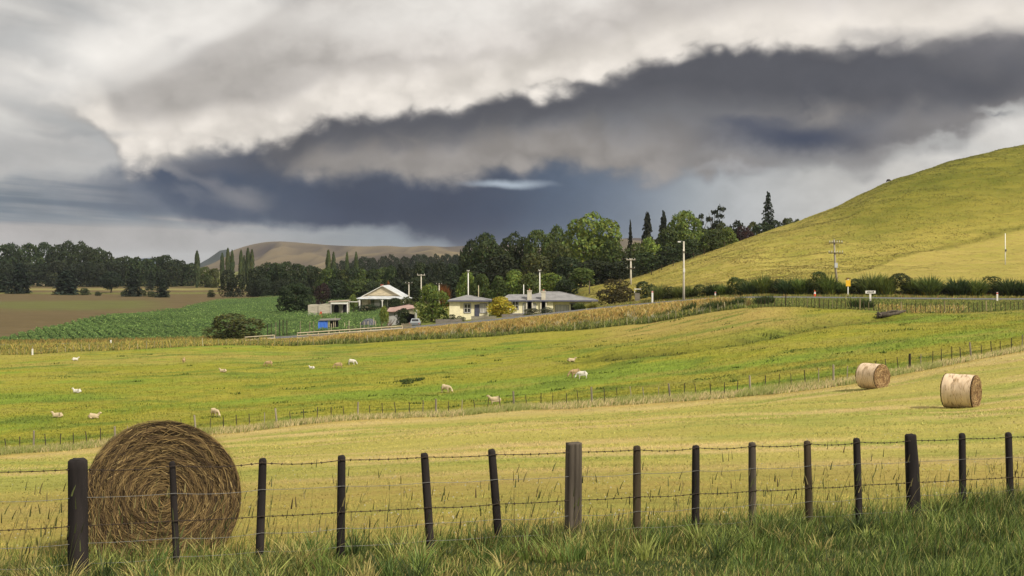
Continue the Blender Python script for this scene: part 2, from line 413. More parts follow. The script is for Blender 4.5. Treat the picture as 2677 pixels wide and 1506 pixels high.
# ------------------------------------------------------------------ the road and its markings
M['asphalt'] = simple_mat('asphalt', alb(128, 128, 128, 0.9), 0.85, 0.18, 1.2, 0.3, 0.01)
M['roadpaint'] = simple_mat('road_paint', alb(215, 212, 205), 0.7, 0.15, 4, 0)
uu = np.arange(-250, 2950, 8.0)
def strip(off0, off1, lift, us=uu):
    v = []
    for o in (off0, (off0+off1)/2, off1):
        d = gl(dN, us) + o; X = (us-UC)/F*d
        v.append(np.stack([X, d, ground_z(X, d) + lift], 1))
    n = len(us); v = np.concatenate(v); i = np.arange(n-1)
    return v, np.concatenate([np.stack([i+k*n, i+1+k*n, i+1+(k+1)*n, i+(k+1)*n], 1) for k in range(2)])
v, f = strip(0.2, ROADW-0.2, 0.06); tag(link('road', mesh_np('road', v, f, None, True), M['asphalt']), kind='structure')
for nm, o in (('edge_line', 0.5), ('edge_line', ROADW-0.62)):
    v, f = strip(o, o+0.12, 0.066); tag(link('road_marking', mesh_np('road_marking', v, f, None, True), M['roadpaint']), kind='structure')

# ------------------------------------------------------------------ far hills
def far_hill(name, us, tops, d0, depth, cA, cB, seed, gul=1.0):
    un = np.linspace(min(us), max(us), 260); tp = np.interp(un, us, tops)
    k = np.exp(-0.5*(np.arange(-6, 7)/2.2)**2); k /= k.sum(); tp = np.convolve(np.pad(tp, 6, mode='edge'), k, 'valid')
    zt = (VH - tp)/F*d0 + 13.5; rows = np.linspace(0, 1.6, 90); V = []; a = []; b = []
    for r in rows:
        d = d0 - depth*(1-r); X = (un-UC)/F*d
        e = sstep(0, 1, np.minimum(r, 1)) if r <= 1 else 1 - sstep(1, 1.6, r)
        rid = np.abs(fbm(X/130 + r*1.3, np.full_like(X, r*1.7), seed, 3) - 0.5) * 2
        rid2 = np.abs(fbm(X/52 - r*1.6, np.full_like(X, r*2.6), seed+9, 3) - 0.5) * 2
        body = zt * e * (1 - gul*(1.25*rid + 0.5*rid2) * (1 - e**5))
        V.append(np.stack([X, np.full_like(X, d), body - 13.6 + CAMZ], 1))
        w = np.clip(1.15 - 1.9*rid - 0.9*rid2 + 0.9*(fbm(X/150, np.full_like(X, r*6), seed+5) - 0.5), 0, 1)[:, None]  # fold shading painted into the colour: gullies dark, ridges pale
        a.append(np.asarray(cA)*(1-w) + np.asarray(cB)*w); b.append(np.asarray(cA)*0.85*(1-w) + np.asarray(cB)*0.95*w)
    n = len(un); m = len(rows); V = np.concatenate(V)
    i = (np.arange(m-1)[:, None]*n + np.arange(n-1)[None]).ravel()
    me = mesh_np(name, V, np.stack([i, i+1, i+n+1, i+n], 1), None, True, {'col_a': np.concatenate(a), 'col_b': np.concatenate(b)})
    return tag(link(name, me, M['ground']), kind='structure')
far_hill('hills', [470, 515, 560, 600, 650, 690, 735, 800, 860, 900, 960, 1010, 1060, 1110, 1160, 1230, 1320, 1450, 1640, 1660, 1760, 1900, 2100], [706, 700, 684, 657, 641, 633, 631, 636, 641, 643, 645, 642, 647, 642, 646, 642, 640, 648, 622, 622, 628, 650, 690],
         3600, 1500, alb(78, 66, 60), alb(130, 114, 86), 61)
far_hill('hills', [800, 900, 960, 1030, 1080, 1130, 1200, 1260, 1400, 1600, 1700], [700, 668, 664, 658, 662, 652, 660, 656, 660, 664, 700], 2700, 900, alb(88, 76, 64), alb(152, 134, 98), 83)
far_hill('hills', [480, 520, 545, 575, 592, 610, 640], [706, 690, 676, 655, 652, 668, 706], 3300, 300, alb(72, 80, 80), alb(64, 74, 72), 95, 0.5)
far_hill('hills', [310, 345, 372, 395, 430, 470, 520], [706, 684, 675, 674, 684, 692, 706], 5200, 900, alb(92, 108, 128), alb(84, 100, 120), 97, 0.3)  # blue of distance haze painted into this far ridge's colour
# ------------------------------------------------------------------ leaf cards
def quads(P, N, size, asp=1.0, up=None):
    """P (n,3) centres, N (n,3) normals -> verts, faces of rhombic leaf clumps"""
    n = len(P); N = N / np.maximum(np.linalg.norm(N, axis=1, keepdims=True), 1e-6)
    R = rng.normal(size=(n, 3)) if up is None else np.broadcast_to(up, (n, 3)) + 0.25*rng.normal(size=(n, 3))
    T = np.cross(N, R); T /= np.maximum(np.linalg.norm(T, axis=1, keepdims=True), 1e-6); B = np.cross(N, T)
    s = (size * rng.uniform(0.6, 1.4, n))[:, None]
    v = np.stack([P - B*s*asp, P + T*s*0.62 - B*s*asp*0.1, P + B*s*asp, P - T*s*0.62 + B*s*asp*0.1], 1).reshape(-1, 3)
    return v, np.arange(4*n).reshape(n, 4)
def rnd_dirs(n, upb=0.0):
    d = rng.normal(size=(n, 3)); d[:, 2] += upb; return d / np.linalg.norm(d, axis=1, keepdims=True)

def tint_of(n, base=1.0, var=0.35, warm=0.25):
    k = base * rng.uniform(1-var, 1+var, n); wv = rng.uniform(-warm, warm, n)
    return np.stack([k*(1+wv), k*(1+0.25*wv), k*(1-wv)], 1)

def crown_round(nl=18, n=2600, z0=0.12, top=1.0, leaf=0.05, spread=0.33, flat=1.0, seed=0, rl=(0.13, 0.22)):
    """unit crown: width 1, height 1"""
    r_ = np.random.default_rng(seed + 100); L = []
    for i in range(nl):
        t = r_.uniform(0, 1); zz = z0 + 0.12 + (top - z0 - 0.24) * t
        rmax = spread * math.sqrt(max(0.05, 1 - (2*abs(t-0.38)/1.3)**2)); a = r_.uniform(0, 2*math.pi); q = rmax * math.sqrt(r_.uniform(0.15, 1))
        L.append((q*math.cos(a), q*math.sin(a), zz, r_.uniform(*rl), r_.uniform(0.72, 1.28)))
    L.append((0, 0, top - 0.16, 0.16, 1.1)); L = np.array(L)
    pick = r_.choice(len(L), n, p=L[:, 3]**2/np.sum(L[:, 3]**2)); c = L[pick]
    d = rnd_dirs(n, 0.35); rr = rng.uniform(0.78, 1.12, n)[:, None]
    P = c[:, :3] + d * (c[:, 3:4] * rr) * np.array([1, 1, flat])
    dd = np.linalg.norm(P[:, None] - L[None, :, :3], axis=2) / L[None, :, 3]; keep = (dd < 0.72).sum(1) == 0
    P, d, c = P[keep], d[keep], c[keep]
    v, f = quads(P, d + 0.7*rng.normal(size=d.shape), leaf)
    return v, f, np.repeat(tint_of(len(P), 1.0) * c[:, 4:5], 4, 0)

def crown_conifer(n_br=95, per=26, z0=0.03, seed=0, prof=0.85, leaf=0.035, droop=0.12, ragged=0.3):
    r_ = np.random.default_rng(seed + 200); P = []; N = []; K = []
    for i in range(n_br):
        z = z0 + (1-z0) * (i/n_br)**1.05; ln = 0.5 * (1-z)**prof * r_.uniform(1-ragged, 1.05) + 0.02; a = i*2.4 + r_.uniform(-.4, .4)
        t = r_.uniform(0.1, 1, per); x = np.cos(a)*ln*t; y = np.sin(a)*ln*t
        sw = r_.normal(0, 0.10, per) * ln; x = x - np.sin(a)*sw; y = y + np.cos(a)*sw
        P.append(np.stack([x, y, z - droop*ln*t**2*1.5 + 0.03*t + r_.normal(0, 0.008, per)], 1))
        N.append(np.tile([0.35*math.cos(a), 0.35*math.sin(a), 0.9], (per, 1)) + r_.normal(0, 0.45, (per, 3))); K.append(np.full(per, r_.uniform(0.75, 1.25)))
    P = np.concatenate(P); v, f = quads(P, np.concatenate(N), leaf)
    return v, f, np.repeat(tint_of(len(P)) * np.concatenate(K)[:, None], 4, 0)

def crown_column(n=1500, seed=0, leaf=0.03):
    z = rng.uniform(0.04, 1, n); a = rng.uniform(0, 2*math.pi, n)
    prof = 0.5 * np.clip(np.minimum((z+0.05)*3.0, 1), 0, 1) * (1 - z**4)**0.6 * (0.7 + 0.5*vnoise(z*9, a*1.2, seed)) + 0.03
    r = prof * np.sqrt(rng.uniform(0.3, 1, n)); P = np.stack([r*np.cos(a), r*np.sin(a), z], 1)
    v, f = quads(P, np.stack([np.cos(a), np.sin(a), 0.5+0*a], 1) + 0.5*rng.normal(size=(n, 3)), leaf*1.0, 1.6, np.array([0, 0, 1.0]))
    v = v.reshape(-1, 4, 3); v[:, :, :2] = P[:, None, :2] + (v[:, :, :2] - P[:, None, :2]) * 4.0
    return v.reshape(-1, 3), f, np.repeat(tint_of(n), 4, 0)

def crown_tiers(seed=0, n=1500, leaf=0.035):
    """flat spreading pads, open between (old pine)"""
    r_ = np.random.default_rng(seed + 300); P = []; K = []
    for i in range(13):
        z = 0.30 + 0.66*i/12; a = r_.uniform(0, 6.28); q = r_.uniform(0.05, 0.36) * (1.1 - 0.5*abs(z-0.7)); m = n//13
        th = r_.uniform(0, 6.28, m); rr = np.sqrt(r_.uniform(0, 1, m)) * r_.uniform(0.12, 0.22)
        P.append(np.stack([q*math.cos(a) + rr*np.cos(th), q*math.sin(a) + rr*np.sin(th), z + r_.normal(0, 0.018, m) - rr**2*0.8], 1)); K.append(np.full(m, r_.uniform(0.8, 1.2)))
    P = np.concatenate(P); v, f = quads(P, np.tile([0, 0, 1.0], (len(P), 1)) + 0.6*rng.normal(size=P.shape), leaf)
    return v, f, np.repeat(tint_of(len(P)) * np.concatenate(K)[:, None], 4, 0)

def blades(P, h, wd, lean, tint, nseg=1, bend=0.4, taper=0.0):
    """grass blades: P (n,3), h, wd (n,), lean (n,2) horizontal offset of the tip / h"""
    n = len(P); a = rng.uniform(0, math.pi, n); sx = np.cos(a)*wd*0.5; sy = np.sin(a)*wd*0.5
    S = np.stack([sx, sy, 0*sx], 1); lv = []
    for k in range(nseg):
        t = k/nseg; off = np.stack([lean[:, 0]*h*t**(1+bend), lean[:, 1]*h*t**(1+bend), h*t*(1 - 0.25*t*np.linalg.norm(lean, axis=1))], 1)
        w_ = (1 - 0.55*t); lv += [P + off - S*w_, P + off + S*w_]
    off = np.stack([lean[:, 0]*h, lean[:, 1]*h, h*(1 - 0.25*np.linalg.norm(lean, axis=1))], 1); lv.append(P + off)
    m = 2*nseg + 1; V = np.stack(lv, 1).reshape(-1, 3); b = np.arange(n)[:, None]*m; T = []
    for k in range(nseg-1):
        T += [np.concatenate([b+2*k, b+2*k+1, b+2*k+3], 1), np.concatenate([b+2*k, b+2*k+3, b+2*k+2], 1)]
    T.append(np.concatenate([b+2*nseg-2, b+2*nseg-1, b+2*nseg], 1))
    return V, np.concatenate(T), np.repeat(tint, m, 0)

def tuft_fountain(n=700, seed=0):
    r_ = np.random.default_rng(seed + 400); a = r_.uniform(0, 6.283, n); q = np.sqrt(r_.uniform(0, 1, n))*0.32
    P = np.stack([q*np.cos(a), q*np.sin(a), np.zeros(n)], 1); h = r_.uniform(0.55, 1.02, n)*(1 - 0.42*(q/0.32)**2); ln = r_.uniform(0.05, 0.45, n) + 0.45*(q/0.32)**2 ; b = a + r_.normal(0, 0.6, n)
    t = tint_of(n, 1.0, 0.4, 0.15); dead = r_.uniform(0, 1, n) < 0.16; t[dead] *= np.array([2.6, 1.8, 1.1]); h = np.where(dead, h*0.42, h)
    return blades(P, h, r_.uniform(0.03, 0.06, n), np.stack([np.cos(b)*ln, np.sin(b)*ln], 1), t, 3, 0.9)

def leaf_mat(name, trans=0.3, rough=0.7):
    m, g = new_mat(name)
    a = g.node('ShaderNodeAttribute', attribute_name='tint'); oi = g.node('ShaderNodeObjectInfo')
    cc = g.mixc(1.0, a.outputs[0], oi.outputs['Color'], 'MULTIPLY')
    finish(g, cc, rough, None, spec=0.25, trans=trans); return m
M['leaf'] = leaf_mat('leaf'); M['blade'] = leaf_mat('blade', 0.35, 0.6)
M['bark'] = simple_mat('bark', None, 0.95, 0.35, 4, 0.5, 0.03, objcol=True, stretch=(1, 1, 0.25))

def proto(nm, data):
    v, f, t = data; v = v.copy()
    if nm == 'crown':      # fill the unit box: width 1, height 1
        r = np.percentile(np.hypot(v[:, 0], v[:, 1]), 97.5); v[:, :2] *= 0.5/r; v[:, 2] *= 1/np.percentile(v[:, 2], 99.7)
    return mesh_np(nm, v, f, t)
CR = {
    'round': [proto('crown', crown_round(26, 5200, 0.06, seed=s, leaf=0.034)) for s in range(5)],
    'skirt': [proto('crown', crown_round(30, 5200, -0.06, seed=s+20, leaf=0.034, spread=0.34)) for s in range(5)],
    'big': [proto('crown', crown_round(50, 12000, 0.0, seed=s+40, leaf=0.023, spread=0.38, rl=(0.09, 0.16))) for s in range(3)],
    'bush': [proto('crown', crown_round(24, 5000, -0.10, seed=s+60, leaf=0.030, spread=0.38, flat=1.1)) for s in range(4)],
    'conifer': [proto('crown', crown_conifer(seed=s)) for s in range(3)],
    'redwood': [proto('crown', crown_conifer(80, 46, 0.10, seed=7, prof=0.75, leaf=0.022, droop=0.22, ragged=0.45))],
    'fatconifer': [proto('crown', crown_conifer(120, 30, 0.0, seed=s+10, prof=0.55, leaf=0.045, ragged=0.45)) for s in range(2)],
    'poplar': [proto('crown', crown_column(1700, s)) for s in range(3)],
    'tiers': [proto('crown', crown_tiers(s)) for s in range(2)],
    'fountain': [proto('foliage', tuft_fountain(900, s)) for s in range(4)],
}
def trunk_mesh(seed=0, h=0.7, r=0.03, limbs=5):
    r_ = random.Random(seed); m = MB()
    m.tube([(0, 0, -0.03), (0.01, 0, 0.03), (r_.uniform(-.03, .03), r_.uniform(-.03, .03), h*0.5), (r_.uniform(-.04, .04), r_.uniform(-.04, .04), h)], [r*1.5, r*1.1, r*0.8, r*0.25], 7)
    for i in range(limbs):
        a = r_.uniform(0, 6.28); z = h*r_.uniform(0.35, 0.75); q = r_.uniform(0.16, 0.32)
        m.tube([(0, 0, z), (q*.5*math.cos(a), q*.5*math.sin(a), z+0.09), (q*math.cos(a), q*math.sin(a), z+0.22)], [r*0.55, r*0.4, r*0.12], 5)
    return m
_tm = {}
def trunk(kind, parent, color):
    k = {'poplar': 'p', 'conifer': 'c', 'fatconifer': 'c', 'redwood': 'c', 'tiers': 't'}.get(kind, 'r')
    key = (k, random.randrange(2))
    if key not in _tm:
        mb = trunk_mesh(hash(key[1]), *{'p': (0.9, 0.05, 3), 'c': (0.95, 0.03, 0), 't': (0.92, 0.028, 7), 'r': (0.72, 0.032, 5)}[k])
        o = mb.build('trunk', M['bark'], None, True); _tm[key] = o.data
        o.parent = parent
    else: o = link('trunk', _tm[key], M['bark'], parent)
    o.color = (*color, 1); return o

GREEN = {'dark': (66, 80, 44), 'deep': (56, 66, 40), 'mid': (98, 112, 54), 'bright': (130, 146, 64), 'olive': (96, 102, 54), 'poplar': (92, 104, 62), 'blue': (52, 66, 48), 'maroon': (66, 46, 44),
         'brown': (90, 82, 50), 'yellow': (214, 200, 70), 'pine': (58, 66, 46), 'grey': (110, 114, 88), 'flax': (214, 214, 110), 'rust': (150, 92, 50)}
CNT = {}
def tree(name, kind, u, d, vtop, wpx, g, label, cat='tree', group=None, tr=True, sink=0.0, bark=(110, 98, 80), zb=None):
    x, y, z = at(u, d)
    if zb is not None: z = zb
    h = top_z(vtop, d) - z + sink; wdt = wpx/F*d
    i = CNT.get(kind, 0); CNT[kind] = i + 1
    e = empty(name, (x, y, z - sink), random.uniform(0, 6.28), (wdt, wdt, h))
    tag(e, label, cat, group)
    c = np.array(alb(*GREEN[g])) * random.uniform(0.82, 1.18) * np.array((random.uniform(0.93, 1.1), 1, random.uniform(0.9, 1.1)))
    if 'hedge' in str(group): c = c*(1.7 if kind == 'fountain' else 0.95)
    link('crown' if kind != 'fountain' else 'foliage', CR[kind][i % len(CR[kind])], M['leaf'] if kind != 'fountain' else M['blade'], e, None, tuple(c))
    if tr: trunk(kind, e, alb(*bark))
    return e
ORD = ['first', 'second', 'third', 'fourth', 'fifth', 'sixth', 'seventh', 'eighth', 'ninth', 'tenth', 'eleventh', 'twelfth', 'thirteenth', 'fourteenth', 'fifteenth', 'sixteenth', 'seventeenth', 'eighteenth', 'nineteenth', 'twentieth',
       'twenty-first', 'twenty-second', 'twenty-third', 'twenty-fourth', 'twenty-fifth', 'twenty-sixth', 'twenty-seventh', 'twenty-eighth', 'twenty-ninth', 'thirtieth']

# --- wood at the back of the ploughed field, far left
TALLW = [(8, 640, 62), (36, 637, 60), (78, 637, 66), (118, 634, 50), (150, 640, 52), (178, 631, 66), (212, 633, 60), (240, 647, 44), (262, 649, 44), (284, 660, 50), (-40, 645, 60), (-95, 640, 70)]
for i, (u, vt, wp) in enumerate(TALLW):
    tree('broadleaf_tree', 'big' if i in (3, 5, 6) else 'skirt', u, 780 + random.uniform(-20, 20), vt, wp*1.12, 'dark', ('tall dark tree of the far left wood outside the left edge' if u < 0 else 'tall dark tree of the far left wood, ' + ORD[i] + ' from the edge'), 'tree', 'tall trees of the far left wood', bark=(150, 140, 120))
for i, (u, vt, wp) in enumerate([(-70, 690, 60), (-20, 688, 60), (25, 690, 60), (66, 686, 60), (108, 690, 62), (150, 682, 60), (192, 688, 60), (232, 684, 60), (270, 690, 60), (300, 682, 54)]):
    tree('broadleaf_tree', 'skirt', u, 735, vt, wp*1.15, 'deep', 'low dark tree at the foot of the far left wood that merges with its neighbours', 'tree', 'low trees at the foot of the far left wood', tr=False)
for i, (u, vt, wp) in enumerate([(308, 674, 54), (334, 671, 54), (360, 673, 52), (384, 677, 48), (408, 672, 48), (430, 667, 50), (452, 679, 48), (476, 682, 48), (500, 688, 44)]):
    tree('broadleaf_tree', 'skirt', u, 745 + random.uniform(-15, 15), vt, wp*1.2, 'dark', 'dark rounded tree in the row between tall wood and poplars, ' + ORD[i] + ' from left', 'tree', 'lower row of trees behind the ploughed field')
for u, vt, wp, gg, lb in ((536, 698, 48, 'mid', 'pale green tree just right of the lone poplar'), (560, 702, 40, 'olive', 'olive tree between lone poplar and the poplar clump')):
    tree('broadleaf_tree', 'skirt', u, 700, vt, wp, gg, lb)
for u, vt, wp, vb, kind, lb in ((6, 716, 40, 763, 'fatconifer', 'dark bushy conifer cut by the left edge of the photo'), (52, 690, 56, 766, 'fatconifer', 'tall pointed conifer near the left edge, in front of the wood'),
        (174, 708, 62, 768, 'fatconifer', 'broad spreading conifer below the tallest trees of the left wood'), (290, 709, 54, 764, 'round', 'loose round topped tree between two conifers on the field edge'),
        (347, 711, 44, 772, 'fatconifer', 'narrow spired conifer right of the loose round tree'), (395, 707, 30, 757, 'conifer', 'slim pale conifer behind the field edge scrub'), (425, 731, 34, 776, 'fatconifer', 'short pointed conifer, last of the row on the field edge')):
    d = 13.5*F/(vb - 690)*0.97
    tree('conifer_tree' if kind != 'round' else 'broadleaf_tree', kind, u, d, vt, wp*1.15, 'blue', lb, 'tree')
for u, vt, wp, vb, lb in ((223, 753, 26, 771, 'low wide bush on the field edge, first right of the broad conifer'), (257, 762, 18, 772, 'small bush on the field edge, second right of the broad conifer'), (323, 760, 14, 772, 'tiny round bush left of the narrow spired conifer'), (372, 757, 24, 774, 'low dark bush touching the narrow spired conifer'), (398, 761, 26, 775, 'low dark bush left of the short pointed conifer'), (552, 758, 20, 776, 'small clipped ball shaped bush alone near the crop field corner')):
    tree('bush', 'bush', u, 13.5*F/(vb-690), vt, wp*1.1, 'dark', lb, 'bush', tr=False)
tree('broadleaf_tree', 'bush', 603, 500, 706, 74, 'deep', 'big dark bushy tree under the poplar clump at the crop corner', tr=False)
for i, (u, vt, wp) in enumerate([(515, 655, 15), (581, 661, 12), (596, 648, 13), (607, 654, 12), (630, 653, 12), (638, 667, 9), (648, 648, 14), (659, 652, 13)]):
    tree('poplar_tree', 'poplar', u, 640 if i else 690, vt, wp*1.15, 'poplar', 'slender upright poplar standing alone left of the poplar clump' if i == 0 else 'slender poplar of the clump left of the brown hills, ' + ORD[i-1] + ' from its left', 'tree', 'poplars left of the brown hills', bark=(160, 150, 130))
for i, (u, vt, wp) in enumerate([(858, 653, 13), (872, 659, 12), (907, 659, 10), (931, 658, 11)]):
    tree('poplar_tree', 'poplar', u, 520, vt, wp*1.25, 'poplar', 'slender poplar rising before the middle of the brown hills, ' + ORD[i] + ' from left', 'tree', 'poplars before the middle of the brown hills', bark=(150, 140, 120))
# --- wood in the middle
MIDW = [(672, 697, 48), (695, 687, 50), (722, 688, 52), (750, 685, 54), (780, 690, 52), (808, 695, 50), (832, 700, 46)]
for i, (u, vt, wp) in enumerate(MIDW):
    tree('broadleaf_tree', 'skirt', u, 520 + random.uniform(-6, 6), vt, wp*1.2, 'dark', 'dark tree of the even wood behind the crop field, ' + ORD[i] + ' from its left', 'tree', 'trees of the even wood behind the crop field', tr=False)
for i, (u, vt, wp) in enumerate([(690, 728, 60), (735, 730, 60), (785, 732, 60), (660, 742, 34)]):
    tree('broadleaf_tree', 'bush', u, 505, vt, wp, 'deep', 'low dark undergrowth tree at the front foot of the even wood', 'tree', 'undergrowth trees at the foot of the even wood', tr=False)
for i, (u, vt, wp) in enumerate([(855, 700, 44), (878, 704, 46), (902, 706, 46), (925, 700, 46), (950, 704, 46), (975, 703, 46), (1000, 700, 48), (880, 730, 60), (930, 732, 60), (975, 735, 60)]):
    tree('broadleaf_tree', 'skirt', u, 470 - (25 if i > 6 else 0), vt, wp*1.2, 'dark' if i % 2 else 'mid', ('leafy tree under the middle poplars, ' + ORD[i] + ' from the left') if i <= 6 else 'low dark tree behind the weathered gabled house that merges with others', 'tree', 'trees under the middle poplars' if i <= 6 else 'low trees behind the gabled house', tr=False)
for i, (u, vt, wp) in enumerate([(1022, 694, 34), (1046, 690, 40), (1070, 700, 40), (1098, 686, 44), (1125, 690, 46), (1155, 684, 48), (1182, 690, 46), (1208, 688, 44), (1035, 728, 60), (1085, 726, 62), (1135, 726, 62), (1185, 722, 60)]):
    tree('broadleaf_tree' if i != 1 else 'conifer_tree', 'skirt' if i != 1 else 'fatconifer', u, 420 if i < 8 else 390, vt, wp*1.25, 'deep' if i % 3 else 'dark', ('dark tree behind the small power poles, ' + ORD[i] + ' from the gabled house') if i < 8 else 'low dark tree behind the small power poles that merges with others', 'tree', 'trees behind the small power poles' if i < 8 else 'low trees behind the small power poles', tr=False)
# far tree belt at the foot of the brown hills
for i in range(26):
    u = 880 + i*14.5 + random.uniform(-4, 4); vt = 681 - 12*sstep(900, 1000, u) - 4*sstep(1100, 1200, u) + random.uniform(-4, 5)
    tree('broadleaf_tree', 'skirt', u, 1000 + random.uniform(-60, 80), float(vt), 27 + random.uniform(-4, 8), 'deep', 'distant dark tree in the belt below the brown hills', 'tree', 'distant trees in the belt below the brown hills', tr=False)
# --- trees round the farm
tree('broadleaf_tree', 'big', 772, 318, 741, 98, 'dark', 'large dark green tree left of the low white shed'); tree('broadleaf_tree', 'bush', 842, 330, 741, 50, 'maroon', 'dark maroon leaved tree behind the low white shed')
tree('broadleaf_tree', 'round', 924, 316, 769, 26, 'bright', 'small pale tree between white shed and gabled house'); tree('rust_shrub', 'round', 1014, 330, 736, 16, 'rust', 'small rust coloured tree behind the gable top', 'tree')
tree('broadleaf_tree', 'bush', 1129, 231, 742, 96, 'bright', 'dense bright green tree left of the cream house'); tree('bush', 'bush', 1037, 300, 779, 50, 'dark', 'dark bush at the right end of the veranda', 'bush', tr=False)
tree('bush', 'bush', 1066, 285, 776, 40, 'olive', 'reddish green bush right of the veranda', 'bush', tr=False); tree('bush', 'bush', 960, 298, 796, 70, 'dark', 'low hedge like bush before the veranda', 'bush', tr=False)
tree('broadleaf_tree', 'bush', 614, 212, 819, 162, 'olive', 'big domed grey green tree alone beside the crop field', bark=(120, 110, 95), zb=at(614, 212)[2] - 0.3)
tree('bush', 'round', 1306, 219, 776, 80, 'yellow', 'yellow flowering shrub between the two cream houses', 'shrub', bark=(90, 75, 55))
tree('bush', 'bush', 1612, 212, 730, 104, 'brown', 'large rounded brown bush at the end of the cream house', 'bush', tr=False); tree('bush', 'bush', 1686, 214, 736, 62, 'dark', 'dark green bush right of the large brown bush', 'bush', tr=False)
tree('flax_plant', 'fountain', 1548, 214, 788, 36, 'flax', 'spiky yellow green flax before the cream house corner', 'plant', tr=False); tree('flax_plant', 'fountain', 1516, 218, 786, 34, 'mid', 'green spiky plant left of the yellow flax', 'plant', tr=False)
for i, (u, vt, wp, gg) in enumerate([(1390, 806, 46, 'grey'), (1432, 803, 42, 'grey'), (1182, 822, 26, 'dark'), (1204, 826, 26, 'grey')]):
    tree('bush', 'bush', u, 213, vt, wp, gg, ('grey green shrub under the chimneys of the cream house, nearer the door', 'grey green shrub under the chimneys, nearer the wide window', 'low dark shrub by the small cream house window', 'low grey shrub by the blue grey door')[i], 'shrub', tr=False)
tree('palm_tree', 'fountain', 1162, 330, 733, 30, 'rust', 'brownish spiky topped palm behind the dense green tree', 'tree', tr=False)
tree('bush', 'bush', 1052, 231, 806, 44, 'dark', 'dark vine bush covering the garage corner', 'bush', tr=False); tree('bush', 'round', 1005, 234, 800, 26, 'bright', 'bright green climbing bush left of the garage roof', 'bush', tr=False)
# --- wood behind the cream house
BW = [('big', 1272, 330, 612, 112, 'dark', 'great dark tree at the left end of the wood behind the cream house'), ('skirt', 1230, 340, 628, 60, 'deep', 'dark leaning tree at the very left of the wood by the open fields'), ('big', 1345, 340, 611, 84, 'dark', 'dark round tree second from the left end of the wood'), ('big', 1408, 335, 603, 84, 'mid', 'mid green tree left of the tallest tree of the wood'), ('big', 1456, 338, 592, 76, 'mid', 'feathery green tree touching the tallest tree of the wood'),
      ('big', 1548, 326, 560, 142, 'bright', 'tallest sunlit green tree of the wood behind the cream house'), ('skirt', 1462, 312, 634, 72, 'olive', 'olive brown tree low in the middle of the wood'), ('skirt', 1600, 316, 628, 74, 'mid', 'green tree below the right shoulder of the tallest tree'),
      ('skirt', 1320, 300, 668, 90, 'deep', 'low dark tree above the left power pole'), ('skirt', 1400, 298, 664, 90, 'olive', 'low brown green tree behind the taller pole'), ('skirt', 1480, 296, 672, 96, 'dark', 'low dark tree below the olive brown tree'), ('skirt', 1560, 292, 680, 96, 'deep', 'low dark tree below the tallest tree'), ('skirt', 1620, 290, 684, 80, 'deep', 'low dark tree behind the small crossarm pole'), ('skirt', 1255, 305, 690, 80, 'deep', 'low dark tree at the left foot of the wood'),
      ('round', 1220, 276, 711, 52, 'bright', 'bright bush left of the left power pole'), ('round', 1258, 272, 716, 50, 'mid', 'green bush right of the left power pole'), ('round', 1300, 270, 722, 56, 'mid', 'green bush between the two power poles'), ('round', 1342, 272, 706, 66, 'bright', 'bright bush between the poles, the highest'), ('round', 1385, 270, 714, 56, 'mid', 'green bush left of the taller pole'), ('round', 1436, 272, 714, 64, 'bright', 'bright bush right of the taller pole'), ('skirt', 1480, 268, 730, 60, 'dark', 'dark bush above the cream house ridge'), ('round', 1520, 286, 700, 70, 'mid', 'green bush above the right end of the ridge'),
      ('big', 1790, 335, 553, 100, 'bright', 'sunlit round green tree behind the streetlight pole'), ('skirt', 1840, 340, 598, 60, 'mid', 'green tree right of the sunlit round tree'), ('skirt', 1748, 330, 596, 64, 'mid', 'green tree left of the sunlit round tree'), ('round', 1700, 320, 622, 66, 'bright', 'lighter green tree below the paired conifers'), ('skirt', 1660, 316, 636, 62, 'mid', 'green tree below the slim dark conifer'),
      ('skirt', 1690, 300, 660, 76, 'dark', 'dark tree low on the hillside behind the crossarm pole'), ('skirt', 1740, 303, 645, 70, 'dark', 'dark tree low on the hillside left of the streetlight pole'), ('skirt', 1800, 312, 625, 70, 'dark', 'dark tree low on the hillside right of the streetlight pole'), ('skirt', 1862, 322, 600, 66, 'mid', 'green tree on the hill crest below the old pine'), ('round', 1900, 330, 594, 52, 'bright', 'lighter bush on the crest right of the old pine'), ('round', 1888, 345, 582, 46, 'olive', 'olive tree on the crest right of the old pine'),
      ('skirt', 1924, 350, 578, 46, 'deep', 'dark round tree on the crest, left of the tall conifer'), ('bush', 1950, 345, 592, 52, 'maroon', 'purplish bush on the crest, left of the tall conifer'), ('round', 1968, 360, 580, 40, 'olive', 'olive tree just left of the tall conifer'), ('skirt', 2000, 350, 582, 62, 'dark', 'dark tree at the foot of the tall conifer'), ('skirt', 2030, 352, 576, 44, 'dark', 'dark tree just right of the tall conifer'), ('round', 2060, 352, 570, 34, 'olive', 'olive bush on the crest, first right of the dark tree'), ('round', 2085, 352, 573, 28, 'olive', 'olive bush on the crest, farthest right')]
for k, u, d, vt, wp, gg, lb in BW:
    tree('broadleaf_tree' if 'bush' not in lb else 'bush', k, u, d, vt, wp*1.12, gg, lb, 'tree' if 'bush' not in lb else 'bush', bark=(130, 120, 100))
tree('conifer_tree', 'conifer', 1648, 400, 578, 27, 'pine', 'slim dark conifer standing alone above the wood'); tree('conifer_tree', 'fatconifer', 1692, 395, 558, 44, 'pine', 'dark conifer of a pair, the left broader one'); tree('conifer_tree', 'fatconifer', 1735, 400, 556, 42, 'pine', 'dark conifer of a pair, the right pointed one')
tree('pine_tree', 'tiers', 1868, 380, 541, 58, 'pine', 'old flat topped open pine above the hill crest'); tree('pine_tree', 'tiers', 1836, 385, 560, 48, 'pine', 'lower flat topped pine left of the old pine')
tree('conifer_tree', 'redwood', 2008, 370, 503, 58, 'blue', 'tall tapering conifer alone on the hill crest')
